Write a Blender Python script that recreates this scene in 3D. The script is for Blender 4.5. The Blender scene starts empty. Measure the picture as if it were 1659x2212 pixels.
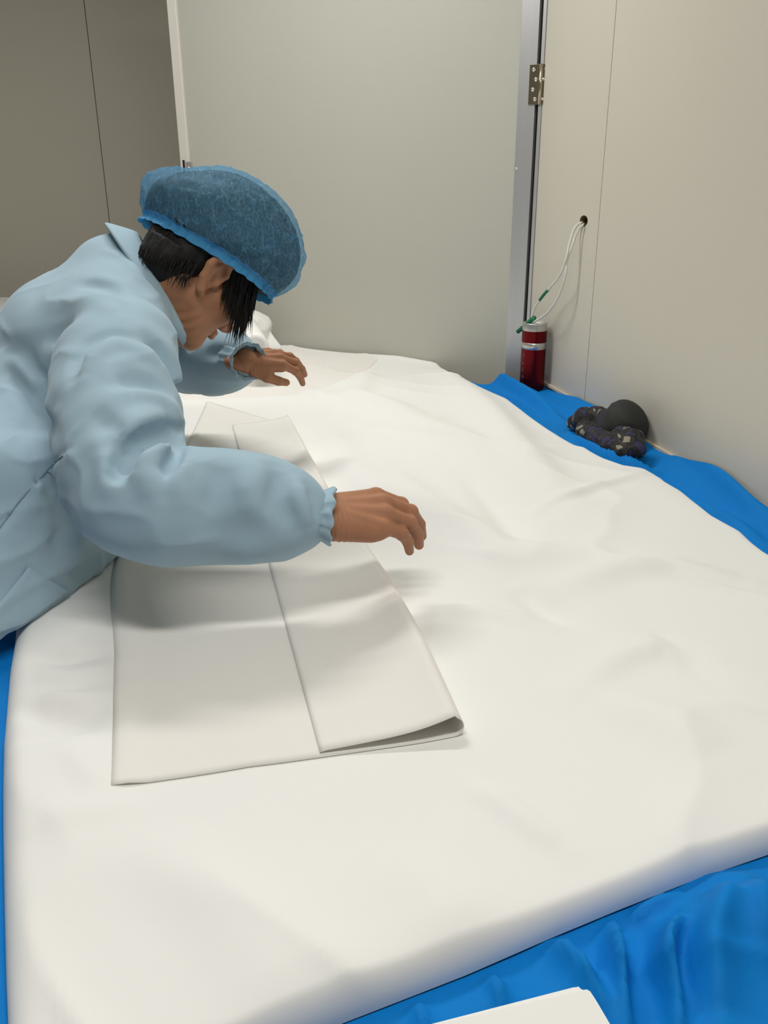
import bpy, bmesh, math
import numpy as np
from mathutils import Vector, Matrix

scene = bpy.context.scene
COL = scene.collection
# ------------------------------------------------------------------ camera
IW, IH, FPX = 1659.0, 2212.0, 1850.0
TH = math.radians(21.3)
RHO = math.atan(30.0 / 4744.0)
CAM = np.array([0.0, 0.0, 1.40])
_F = np.array([0, math.cos(TH), -math.sin(TH)])
_R0 = np.array([1.0, 0, 0])
_U0 = np.array([0, math.sin(TH), math.cos(TH)])
_R = _R0 * math.cos(RHO) - _U0 * math.sin(RHO)
_U = _U0 * math.cos(RHO) + _R0 * math.sin(RHO)
cd = bpy.data.cameras.new('camera')
cd.sensor_fit = 'VERTICAL'
cd.sensor_height = 36.0
cd.sensor_width = 27.0
cd.lens = FPX / IH * 36.0
cd.clip_start = 0.02
cam = bpy.data.objects.new('camera', cd)
COL.objects.link(cam)
cam.matrix_world = Matrix(((_R[0], _U[0], -_F[0], CAM[0]), (_R[1], _U[1], -_F[1], CAM[1]),
                           (_R[2], _U[2], -_F[2], CAM[2]), (0, 0, 0, 1)))
scene.camera = cam

# ------------------------------------------------------------------ world, exposure
w = bpy.data.worlds.new('world')
scene.world = w
w.use_nodes = True
bg = w.node_tree.nodes['Background']
bg.inputs[0].default_value = (0.9, 0.95, 1.0, 1)
bg.inputs[1].default_value = 0.05
vs = scene.view_settings
vs.view_transform = 'Standard'
vs.look = 'None'
vs.exposure = -0.12
vs.gamma = 1.0
vs.use_curve_mapping = False

CEIL = 2.70
# ceiling lamps: centre x, y, size x, size y, watts
LAMPS = [(-0.62, 2.20, 1.10, 0.20, 26.0),
         (0.00, 0.30, 1.10, 0.20, 21.0),
         (-2.20, 3.30, 1.10, 0.20, 6.0)]  # added fill lamp that lifts the dark back wall


# ------------------------------------------------------------------ measuring helpers (survey of the room)
def ray(px, py):
    return _F + _R * (px - IW / 2) / FPX - _U * (py - IH / 2) / FPX


def at(px, py, s):
    return CAM + ray(px, py) * s


def onz(px, py, z):
    r = ray(px, py)
    return CAM + r * (z - CAM[2]) / r[2]


def onp(px, py, p, n):
    r = ray(px, py)
    return CAM + r * (np.dot(np.asarray(p) - CAM, n) / np.dot(r, n))


# ------------------------------------------------------------------ object helpers
def link(o, parent=None):
    COL.objects.link(o)
    if parent is not None:
        o.parent = parent
    return o


def tag(o, label=None, cat=None, group=None, kind=None):
    if label:
        o['label'] = label
    if cat:
        o['category'] = cat
    if group:
        o['group'] = group
    if kind:
        o['kind'] = kind
    return o


def empty(name, loc=(0, 0, 0), rz=0.0, parent=None):
    o = bpy.data.objects.new(name, None)
    o.empty_display_size = 0.05
    o.location = loc
    o.rotation_euler = (0, 0, rz)
    return link(o, parent)


def pmesh(name, verts, faces, mat, parent=None, smooth=True, origin=None):
    """verts in world space; the object sits at origin (or at its parent's place)."""
    V = np.asarray(verts, dtype=np.float64).reshape(-1, 3)
    off = np.zeros(3)
    if origin is not None:
        off = np.asarray(origin, dtype=float)
    poff = np.zeros(3)
    if parent is not None:
        p = parent
        while p is not None:
            poff = poff + np.array(p.location)
            p = p.parent
    me = bpy.data.meshes.new(name)
    me.from_pydata((V - (off if origin is not None else poff)).tolist(), [], [list(map(int, q)) for q in faces])
    me.update()
    if smooth:
        me.shade_smooth()
    mats = mat if isinstance(mat, (list, tuple)) else [mat]
    for m in mats:
        me.materials.append(m)
    o = bpy.data.objects.new(name, me)
    if origin is not None:
        o.location = off - poff
    return link(o, parent)


def from_bm(name, bm, mat, parent=None, smooth=False, origin=None):
    bm.normal_update()
    bm.verts.index_update()
    V = [tuple(v.co) for v in bm.verts]
    Fc = [[v.index for v in f.verts] for f in bm.faces]
    mi = [f.material_index for f in bm.faces]
    bm.free()
    o = pmesh(name, V, Fc, mat, parent, smooth, origin)
    if any(mi):
        o.data.polygons.foreach_set('material_index', mi)
    return o


def add_box(bm, c, size, ax=None, bevel=0.0, seg=2):
    """box with centre c, sizes along axes ax (3 row vectors)."""
    ax = np.eye(3) if ax is None else np.asarray(ax, dtype=float)
    M = Matrix(((ax[0][0] * size[0], ax[1][0] * size[1], ax[2][0] * size[2], c[0]),
                (ax[0][1] * size[0], ax[1][1] * size[1], ax[2][1] * size[2], c[1]),
                (ax[0][2] * size[0], ax[1][2] * size[1], ax[2][2] * size[2], c[2]), (0, 0, 0, 1)))
    r = bmesh.ops.create_cube(bm, size=1.0, matrix=M)
    if bevel > 0:
        es = list({e for v in r['verts'] for e in v.link_edges})
        bmesh.ops.bevel(bm, geom=es, offset=bevel, segments=seg, profile=0.5, affect='EDGES')


def box(name, c, size, mat, parent=None, ax=None, bevel=0.0, seg=2, smooth=False):
    bm = bmesh.new()
    add_box(bm, c, size, ax, bevel, seg)
    return from_bm(name, bm, mat, parent, smooth)


def catmull(pts, n=8):
    P = [np.asarray(p, float) for p in pts]
    P = [2 * P[0] - P[1]] + P + [2 * P[-1] - P[-2]]
    out = []
    for i in range(1, len(P) - 2):
        for k in range(n):
            t = k / n
            a, b, c, d = P[i - 1], P[i], P[i + 1], P[i + 2]
            out.append(0.5 * ((2 * b) + (-a + c) * t + (2 * a - 5 * b + 4 * c - d) * t * t + (-a + 3 * b - 3 * c + d) * t ** 3))
    out.append(P[-2])
    return np.array(out)


def tube_geo(path, rad, n=10, cap=True):
    P = np.asarray(path, float)
    m = len(P)
    rad = np.full(m, rad) if np.isscalar(rad) else np.asarray(rad)
    T = np.gradient(P, axis=0)
    T /= np.linalg.norm(T, axis=1)[:, None] + 1e-12
    up = np.array([0, 0, 1.0]) if abs(T[0][2]) < 0.9 else np.array([1.0, 0, 0])
    V, Q = [], []
    x = np.cross(up, T[0]); x /= np.linalg.norm(x)
    for i in range(m):
        x = x - T[i] * (x @ T[i]); x /= np.linalg.norm(x) + 1e-12
        y = np.cross(T[i], x)
        for k in range(n):
            a = 2 * math.pi * k / n
            V.append(P[i] + rad[i] * (math.cos(a) * x + math.sin(a) * y))
    for i in range(m - 1):
        for k in range(n):
            k2 = (k + 1) % n
            Q.append((i * n + k, i * n + k2, (i + 1) * n + k2, (i + 1) * n + k))
    if cap:
        Q.append(tuple(range(n - 1, -1, -1)))
        Q.append(tuple((m - 1) * n + k for k in range(n)))
    return V, Q


def tube(name, path, rad, mat, parent=None, n=10):
    V, Q = tube_geo(path, rad, n)
    return pmesh(name, V, Q, mat, parent)


def lathe_geo(profile, c, axis=(0, 0, 1), n=40):
    a = np.asarray(axis, float); a /= np.linalg.norm(a)
    x = np.cross(a, [0.3, 1, 0.2]); x /= np.linalg.norm(x)
    y = np.cross(a, x)
    V, Q = [], []
    m = len(profile)
    for (r, h) in profile:
        for k in range(n):
            t = 2 * math.pi * k / n
            V.append(np.asarray(c) + a * h + r * (math.cos(t) * x + math.sin(t) * y))
    for i in range(m - 1):
        for k in range(n):
            k2 = (k + 1) % n
            Q.append((i * n + k, i * n + k2, (i + 1) * n + k2, (i + 1) * n + k))
    return V, Q


def lathe(name, profile, c, mat, parent=None, axis=(0, 0, 1), n=40, smooth=True):
    V, Q = lathe_geo(profile, c, axis, n)
    o = pmesh(name, V, Q, mat, parent, smooth)
    return o


# numpy value noise -------------------------------------------------
def _hash(ix, iy, iz, seed):
    h = (ix * 374761393 + iy * 668265263 + iz * 1274126177 + seed * 974634777) & 0x7fffffff
    h = ((h ^ (h >> 13)) * 1274126177) & 0x7fffffff
    return ((h ^ (h >> 16)) & 0xffff) / 65535.0


def vnoise(P, seed=0):
    P = np.asarray(P, float)
    i = np.floor(P).astype(np.int64)
    f = P - i
    u = f * f * f * (f * (f * 6 - 15) + 10)
    r = 0
    for dx in (0, 1):
        for dy in (0, 1):
            for dz in (0, 1):
                wgt = (u[..., 0] if dx else 1 - u[..., 0]) * (u[..., 1] if dy else 1 - u[..., 1]) * (u[..., 2] if dz else 1 - u[..., 2])
                r = r + wgt * _hash(i[..., 0] + dx, i[..., 1] + dy, i[..., 2] + dz, seed)
    return r * 2 - 1


def fbm(P, oct=3, seed=0):
    P = np.asarray(P, float)
    r, a = 0, 1.0
    for k in range(oct):
        r = r + a * vnoise(P * (2.03 ** k) + 17.3 * k, seed + k)
        a *= 0.5
    return r


def seg_dist(P, A, B):
    """distance of points P (N,D) to segment AB and the parameter along it."""
    A = np.asarray(A); B = np.asarray(B)
    ab = B - A
    t = np.clip(((P - A) @ ab) / (ab @ ab + 1e-12), 0, 1)
    return np.linalg.norm(P - (A + t[:, None] * ab), axis=1), t


def poly_dist(P, pts):
    d = np.full(len(P), 1e9)
    s = np.zeros(len(P))
    n = len(pts) - 1
    for k in range(n):
        e, t = seg_dist(P, pts[k], pts[k + 1])
        m = e < d
        d[m] = e[m]
        s[m] = (k + t[m]) / n
    return d, s


def folds(P, items, sharp=False):
    """sum of soft ridges: items = (polyline, width, height); fades to the ends."""
    h = np.zeros(len(P))
    for pts, wd, am in items:
        pts = np.asarray(pts)
        m = ((P > pts.min(0) - 2.6 * wd) & (P < pts.max(0) + 2.6 * wd)).all(1)
        if not m.any():
            continue
        d, s = poly_dist(P[m], pts)
        h[m] += am * (np.exp(-np.sqrt((d / wd) ** 2 + 0.06) * 1.3) if sharp else np.exp(-(d / wd) ** 2)) * np.clip(np.sin(np.pi * np.clip(s, 0.04, 0.96)), 0, 1) ** 0.6
    return h


def grid_quads(nu, nv):
    i = np.arange(nu * nv).reshape(nu, nv)
    return np.stack([i[:-1, :-1], i[1:, :-1], i[1:, 1:], i[:-1, 1:]], -1).reshape(-1, 4)


# ------------------------------------------------------------------ materials
def mat(name, color, rough=0.6, metal=0.0, noise=0.0, nscale=30.0, bump=0.0, bscale=200.0, sheen=0.0,
        sss=0.0, transl=0.0, coords='Object', stretch=None, color2=None, spec=0.5, bdist=0.002, detail=3.0):
    m = bpy.data.materials.new(name)
    m.use_nodes = True
    nt = m.node_tree
    N, L = nt.nodes, nt.links
    b = N['Principled BSDF']
    out = N['Material Output']
    b.inputs['Base Color'].default_value = (*color, 1)
    b.inputs['Roughness'].default_value = rough
    b.inputs['Metallic'].default_value = metal
    b.inputs['Specular IOR Level'].default_value = spec
    if sheen:
        b.inputs['Sheen Weight'].default_value = sheen
    if sss:
        b.inputs['Subsurface Weight'].default_value = sss
        b.inputs['Subsurface Radius'].default_value = (0.6, 0.25, 0.12)
        b.inputs['Subsurface Scale'].default_value = 0.012
    tc = N.new('ShaderNodeTexCoord')
    mp = N.new('ShaderNodeMapping')
    L.new(tc.outputs[coords], mp.inputs[0])
    if stretch:
        mp.inputs['Scale'].default_value = stretch
    if noise > 0 or color2:
        t = N.new('ShaderNodeTexNoise')
        t.inputs['Scale'].default_value = nscale
        t.inputs['Detail'].default_value = detail
        L.new(mp.outputs[0], t.inputs['Vector'])
        r = N.new('ShaderNodeMix')
        r.data_type = 'RGBA'
        c2 = color2 or tuple(max(0.0, c * (1 - noise)) for c in color)
        c1 = color if color2 else tuple(min(1.0, c * (1 + noise)) for c in color)
        r.inputs[6].default_value = (*c1, 1)
        r.inputs[7].default_value = (*c2, 1)
        L.new(t.outputs['Fac'], r.inputs[0])
        L.new(r.outputs[2], b.inputs['Base Color'])
    if bump > 0:
        t2 = N.new('ShaderNodeTexNoise')
        t2.inputs['Scale'].default_value = bscale
        t2.inputs['Detail'].default_value = 4.0
        L.new(mp.outputs[0], t2.inputs['Vector'])
        bp = N.new('ShaderNodeBump')
        bp.inputs['Strength'].default_value = bump
        bp.inputs['Distance'].default_value = bdist
        L.new(t2.outputs['Fac'], bp.inputs['Height'])
        L.new(bp.outputs[0], b.inputs['Normal'])
    if transl > 0:
        tr = N.new('ShaderNodeBsdfTranslucent')
        tr.inputs[0].default_value = (*color, 1)
        mx = N.new('ShaderNodeMixShader')
        mx.inputs[0].default_value = transl
        L.new(b.outputs[0], mx.inputs[1])
        L.new(tr.outputs[0], mx.inputs[2])
        L.new(mx.outputs[0], out.inputs[0])
    return m


M_wall = mat('painted_steel_panel', (0.615, 0.58, 0.495), 0.38, noise=0.02, nscale=3, bump=0.03, bscale=60, spec=0.35)
M_door = mat('painted_door_panel', (0.50, 0.495, 0.435), 0.40, noise=0.02, nscale=3, bump=0.03, bscale=60, spec=0.35)
M_ceil = mat('ceiling_white', (0.75, 0.73, 0.68), 0.8)
M_floor = mat('grey_vinyl_floor', (0.30, 0.32, 0.30), 0.45, noise=0.08, nscale=8)
M_alu = mat('brushed_aluminium', (0.64, 0.64, 0.66), 0.42, metal=0.85, noise=0.05, nscale=40, stretch=(1, 1, 0.03))
M_satin = mat('satin_aluminium', (0.84, 0.80, 0.74), 0.45, metal=0.25)
M_steel = mat('hinge_steel', (0.55, 0.47, 0.36), 0.22, metal=1.0)
M_chrome = mat('screw_steel', (0.75, 0.74, 0.70), 0.2, metal=1.0)
M_gap = mat('black_rubber_seal', (0.012, 0.011, 0.010), 0.7)
M_foam = mat('foam_core', (0.16, 0.12, 0.04), 0.9, noise=0.3, nscale=120)
M_bead = mat('beige_sealant', (0.62, 0.52, 0.40), 0.6)
M_blue = mat('blue_nonwoven', (0.003, 0.20, 0.60), 0.65, noise=0.05, nscale=25, bump=0.12, bscale=500, bdist=0.0006, spec=0.12)
M_white = mat('white_nonwoven', (0.85, 0.845, 0.82), 0.85, noise=0.012, nscale=6, bump=0.06, bscale=700, bdist=0.0006, spec=0.15)
M_sheet = mat('ivory_nonwoven', (0.90, 0.875, 0.83), 0.8, noise=0.012, nscale=6, bump=0.05, bscale=700, bdist=0.0006, spec=0.15, transl=0.10)
M_wood = mat('table_board', (0.45, 0.33, 0.20), 0.5, noise=0.15, nscale=12, stretch=(1, 8, 1))
M_leg = mat('grey_table_leg', (0.35, 0.36, 0.37), 0.4, metal=0.6)
M_lampbody = mat('lamp_housing', (0.8, 0.8, 0.8), 0.5)


def emit_mat(name, col, strength):
    m = bpy.data.materials.new(name)
    m.use_nodes = True
    nt = m.node_tree
    e = nt.nodes.new('ShaderNodeEmission')
    e.inputs[0].default_value = (*col, 1)
    e.inputs[1].default_value = strength
    nt.links.new(e.outputs[0], nt.nodes['Material Output'].inputs[0])
    return m


# ------------------------------------------------------------------ ceiling lamps (luminaires on the ceiling, the third one an added fill)
LCOL = (1.0, 0.985, 0.945)
NAMES = ['above the worker', 'over the near end of the table', 'in the far left corner, added to brighten the back wall']
for k, (lx, ly, sx, sy, wt) in enumerate(LAMPS):
    root = empty('ceiling_light', (lx, ly, CEIL))
    tag(root, 'flat white luminaire on the ceiling ' + NAMES[k], 'lamp', 'ceiling lamps')
    box('housing', (lx, ly, CEIL - 0.03), (sx + 0.04, sy + 0.04, 0.05), M_lampbody, root, bevel=0.006)
    ld = bpy.data.lights.new('lamp_tube', 'AREA')
    ld.shape = 'RECTANGLE'
    ld.size, ld.size_y = sx, sy
    ld.energy = wt
    ld.color = LCOL
    lo = bpy.data.objects.new('lamp_tube', ld)
    lo.location = (0, 0, -0.062)
    link(lo, root)

# ------------------------------------------------------------------ room
D = np.array([-0.204, 0.979, 0.0]); D /= np.linalg.norm(D)      # along the right wall, away from camera
NW = np.array([D[1], -D[0], 0.0])                                # into the right wall
OW = np.array([1.027, 0.0, 0.0])                                 # wall foot at y = 0
ZU = np.array([0, 0, 1.0])


def tw(t, w_, z=0.0):
    return OW + D * t + NW * w_ + ZU * z


TC = 2.775                                                       # where the door hinges on the right wall
box('floor', (-1.0, 1.4, -0.03), (6.4, 8.0, 0.06), M_floor)['kind'] = 'structure'
box('ceiling', (-1.0, 1.4, CEIL + 0.03), (6.4, 8.0, 0.06), M_ceil)['kind'] = 'structure'
XL, YB, YF = -3.2, 4.75, -2.2
box('wall_left', (XL - 0.03, 1.3, CEIL / 2), (0.06, 7.2, CEIL), M_wall)['kind'] = 'structure'
box('wall_front', (-0.9, YF - 0.03, CEIL / 2), (5.2, 0.06, CEIL), M_wall)['kind'] = 'structure'

# right wall: sandwich panels with a hairline joint
wr = empty('wall_right', tuple(tw(0, 0)))
wr['kind'] = 'structure'
t_seam = (onp(1300, 400, tw(0, 0), NW) - OW) @ D
edges = [-2.45, t_seam - 2.3, t_seam - 1.15, t_seam, TC, 5.2]
axW = np.array([D, NW, ZU])
box('panel_backing', tw(1.4, 0.07, CEIL / 2), (7.6, 0.02, CEIL), M_gap, wr, ax=axW)
hole = onp(1261, 477, tw(0, 0), NW)
for k in range(len(edges) - 1):
    a, b_ = edges[k] + 0.0014, edges[k + 1] - 0.0014
    bm = bmesh.new()
    add_box(bm, tw((a + b_) / 2, 0.03, CEIL / 2), (b_ - a, 0.06, CEIL - 0.002), axW)
    o = from_bm('wall_panel', bm, [M_wall, M_foam], wr)
    if k == 3:
        cb = bmesh.new()
        r = bmesh.ops.create_cone(cb, cap_ends=True, segments=20, radius1=0.0095, radius2=0.0095, depth=0.07)
        for v in cb.verts:
            x, y, z = v.co
            q = hole + NW * (z + 0.0) + D * (x * 2.6) + ZU * (y * 1.45)
            v.co = q
        bmesh.ops.recalc_face_normals(cb, faces=cb.faces)
        co = from_bm('cutter', cb, M_foam, wr)
        md = o.modifiers.new('b', 'BOOLEAN')
        md.operation = 'DIFFERENCE'
        md.solver = 'EXACT'
        md.object = co
        bpy.context.view_layer.update()
        ev = o.evaluated_get(bpy.context.evaluated_depsgraph_get())
        me = bpy.data.meshes.new_from_object(ev)
        o.modifiers.clear()
        o.data = me
        wmi = np.array(o.matrix_world)
        for p in me.polygons:
            c = wmi[:3, :3] @ np.array(p.center) + wmi[:3, 3]
            dh = (c - hole) - NW * ((c - hole) @ NW)
            p.material_index = 1 if (np.linalg.norm(dh) < 0.03 and ((c - hole) @ NW) > 0.001 and len(p.vertices) < 30) else 0
        bpy.data.objects.remove(co)
# beige sealant bead where the table line meets the wall
tb = box('trim_1', tw(1.62, -0.004, 0.818), (2.3, 0.008, 0.010), M_bead, ax=axW, bevel=0.002)
tb['kind'] = 'structure'

# back wall panels
wb = empty('wall_back', (0, YB, 0))
wb['kind'] = 'structure'
xs = onp(210, 250, (0, YB, 0), np.array([0, 1.0, 0]))[0]
box('panel_backing', (-1.2, YB + 0.07, CEIL / 2), (4.4, 0.02, CEIL), M_gap, wb)
be = [XL, xs - 1.15, xs, xs + 1.15, 1.2]
for k in range(4):
    a, b_ = be[k] + 0.002, be[k + 1] - 0.002
    box('wall_panel', ((a + b_) / 2, YB + 0.03, CEIL / 2), (b_ - a, 0.06, CEIL - 0.002), M_wall, wb)

# door leaf standing open, hinged to the right wall
AD = math.radians(29.0)
DD = np.array([-math.cos(AD), math.sin(AD), 0])                  # hinge -> free edge
DN = np.array([-DD[1], DD[0], 0])                                # leaf normal towards the camera
DC = tw(TC, -0.004)


def dq(q, e=0.0, z=0.0):
    return DC + DD * q + DN * e + ZU * z


axD = np.array([DD, DN, ZU])
door = empty('door_1', tuple(DC))
door['kind'] = 'structure'


def qd(px, py):
    return (onp(px, py, DC, DN) - DC) @ DD


q0, q1 = qd(1165, 50), qd(1126, 50)
q2, q3 = qd(389, 100), qd(366, 50)
DH = 2.35
box('leaf_panel', dq((q1 + q2) / 2, -0.025, DH / 2 + 0.02), (q2 - q1, 0.046, DH), M_door, door, ax=axD)
box('hinge_stile', dq((q0 + q1) / 2, -0.023, DH / 2 + 0.02), (q1 - q0, 0.050, DH), M_alu, door, ax=axD, bevel=0.0015)
box('lock_stile', dq((q2 + q3) / 2, -0.021, DH / 2 + 0.02), (q3 - q2, 0.054, DH), M_satin, door, ax=axD, bevel=0.002)
qa, qb = qd(1183, 50), qd(1172, 50)
box('gap_seal', dq((q0 + qb) / 2, -0.030, DH / 2 + 0.02), (q0 - qb, 0.03, DH), M_gap, door, ax=axD)
box('frame_edge', dq(qb - 0.006, -0.012, DH / 2 + 0.02), (0.010, 0.03, DH), M_alu, door, ax=axD, bevel=0.001)
# hinge: two leaves, knuckle, screws
hz0, hz1 = onp(1160, 226, DC, DN)[2], onp(1160, 139, DC, DN)[2]
qh0, qh1 = qd(1167, 180), qd(1144, 180)
hg = empty('hinge', tuple(dq(q0, 0, (hz0 + hz1) / 2) - DC), parent=door)
box('hinge_leaf', dq((qh0 + qh1) / 2, 0.0035, (hz0 + hz1) / 2), (qh1 - qh0, 0.003, hz1 - hz0), M_steel, hg, ax=axD, bevel=0.0006, seg=1)
V, Q = tube_geo([dq(qh0 - 0.002, 0.004, hz0), dq(qh0 - 0.002, 0.004, hz1)], 0.0052, 14)
pmesh('knuckle', V, Q, M_steel, hg)
axH = np.array([(DD * 0.35 + DN * 0.94), np.cross(ZU, DD * 0.35 + DN * 0.94), ZU])
pc = dq(qh0 - 0.013, 0.003, (hz0 + hz1) / 2)
box('hinge_leaf', pc, (0.020, 0.003, hz1 - hz0), M_steel, hg, ax=np.array([-DD, DN, ZU]), bevel=0.0006, seg=1)
for k in range(4):
    zz = hz1 - (hz1 - hz0) * (0.13 + 0.247 * k)
    qq = (qh0 + qh1) / 2 + (0.004 if k % 2 == 0 else -0.004)
    lathe('screw', [(0.0, 0.0013), (0.0016, 0.0011), (0.0022, 0.0019), (0.0048, 0.0014), (0.0056, 0.0)], dq(qq, 0.005, zz), M_chrome, hg, axis=DN, n=16)
    lathe('screw', [(0.0, 0.0012), (0.003, 0.001), (0.0038, 0.0)], pc + DN * 0.0016 + ZU * (zz - pc[2]) + DD * (0.003 if k % 2 else -0.003), M_chrome, hg, axis=DN, n=12)
# lock plate on the free edge and a rivet on the hinge stile
lk = onp(408, 365, DC, DN)
ql = (lk - DC) @ DD
box('lock_slot', dq(ql + 0.016, 0.0065, lk[2] - 0.045), (0.009, 0.004, 0.15), M_gap, door, ax=axD, bevel=0.001)
box('lock_plate', dq(ql - 0.006, 0.0065, lk[2] - 0.045), (0.026, 0.003, 0.14), M_alu, door, ax=axD, bevel=0.001)
lathe('screw', [(0.0, 0.002), (0.003, 0.0018), (0.0045, 0.0)], dq(ql - 0.006, 0.008, lk[2] + 0.003), M_chrome, door, axis=DN, n=14)
rv = onp(1116, 365, DC, DN)
lathe('screw', [(0.0, 0.002), (0.003, 0.0018), (0.0045, 0.0)], dq((rv - DC) @ DD, 0.002, rv[2]), M_chrome, door, axis=DN, n=14)

# ------------------------------------------------------------------ cutting table
ZT = 0.80
tbl = empty('cutting_table', tuple(tw(1.7, -0.74)))
tag(tbl, 'long cutting table covered by the blue sheet and the white fabric', 'table')
c4 = [tw(0.42, -0.015), tw(0.42, -1.47), tw(3.30, -1.47), tw(2.66, -0.015)]
bm = bmesh.new()
vb = [bm.verts.new(tuple(p + ZU * (ZT - 0.045))) for p in c4]
vt = [bm.verts.new(tuple(p + ZU * (ZT - 0.006))) for p in c4]
bm.faces.new(vb); bm.faces.new(vt[::-1])
for k in range(4):
    bm.faces.new((vb[k], vt[k], vt[(k + 1) % 4], vb[(k + 1) % 4]))
bmesh.ops.recalc_face_normals(bm, faces=bm.faces)
from_bm('table_top', bm, M_wood, tbl)
for (t, w_) in ((0.55, -0.10), (0.55, -1.36), (2.55, -0.10), (2.95, -1.36)):
    box('leg', tw(t, w_, (ZT - 0.045) / 2), (0.05, 0.05, ZT - 0.045), M_leg, tbl, ax=axW, bevel=0.004)
box('stretcher', tw(1.55, -0.10, 0.25), (1.95, 0.03, 0.03), M_leg, tbl, ax=axW)
box('stretcher', tw(1.75, -1.36, 0.25), (2.35, 0.03, 0.03), M_leg, tbl, ax=axW)

# ------------------------------------------------------------------ white stack: outline
TH_ST = 0.022
ZS = ZT + 0.004 + TH_ST


def zpix(pts, z):
    return np.array([onz(a, b, z)[:2] for a, b in pts])


right_px = [(945, 786), (1006, 827), (1053, 851), (1107, 870), (1150, 903), (1196, 933), (1230, 952), (1255, 966), (1318, 996),
            (1365, 1013), (1407, 1019), (1424, 1030), (1449, 1051), (1483, 1072), (1508, 1093), (1550, 1122), (1609, 1152), (1634, 1175), (1659, 1194)]
front_px = [(1659, 1830), (1500, 1884), (1334, 1949), (1193, 2007), (1008, 2087), (824, 2158), (689, 2210)]
left_px = [(12, 2212), (8, 2100), (5, 1950), (3, 1800), (3, 1700), (5, 1600), (12, 1520), (19, 1440), (30, 1380)]
far_px = [(605, 749), (715, 760), (815, 770), (880, 775), (930, 781)]
e_right = zpix(right_px, ZS - 0.008)
e_front = zpix(front_px, ZT + 0.010)
e_left = zpix(left_px, ZS - 0.012)
e_far = zpix(far_px, ZS - 0.004)


def resample(P, n):
    P = np.asarray(P)
    s = np.r_[0, np.cumsum(np.linalg.norm(np.diff(P, axis=0), axis=1))]
    u = np.linspace(0, s[-1], n)
    return np.stack([np.interp(u, s, P[:, k]) for k in range(P.shape[1])], 1)


def smooth_poly(P, it=2):
    P = P.copy()
    for _ in range(it):
        P[1:-1] = 0.25 * P[:-2] + 0.5 * P[1:-1] + 0.25 * P[2:]
    return P


# corners that the frame cuts off are continued along their edges
dl = e_left[0] - e_left[3]; dl /= np.linalg.norm(dl)
df = e_front[-1] - e_front[0]; df /= np.linalg.norm(df)
Amat = np.array([dl, -df]).T
sol = np.linalg.solve(Amat, e_front[-1] - e_left[0])
cFL = e_left[0] + dl * sol[0]
dr = e_right[-1] - e_right[8]; dr /= np.linalg.norm(dr)
sol = np.linalg.solve(np.array([dr, df]).T, e_front[0] - e_right[-1])
cFR = e_right[-1] + dr * sol[0]
dlf = np.array([-0.335, 0.942])
cBL = e_left[-1] + dlf * 2.32
B_left = resample(np.vstack([cFL, e_left, e_left[-1] + dlf * 0.6, cBL]), 400)
B_right = resample(np.vstack([cFR, e_right[::-1]]), 400)
B_front = resample(np.vstack([cFL, e_front[::-1], cFR]), 200)
B_far = resample(np.vstack([cBL, e_far, e_right[0]]), 200)


def coons(nu, nv, su, sv):
    """su: parameter 0..1 across (left to right), sv: along (front to far)."""
    def ev(B, s):
        x = np.linspace(0, 1, len(B))
        return np.stack([np.interp(s, x, B[:, k]) for k in range(2)], -1)
    L_, R_ = ev(B_left, sv), ev(B_right, sv)
    F_, K_ = ev(B_front, su), ev(B_far, su)
    S, Tt = su[:, None, None], sv[None, :, None]
    P = (1 - S) * L_[None] + S * R_[None] + (1 - Tt) * F_[:, None] + Tt * K_[:, None]
    P -= (1 - S) * (1 - Tt) * cFL + S * (1 - Tt) * cFR + (1 - S) * Tt * cBL + S * Tt * e_right[0]
    return P


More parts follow.
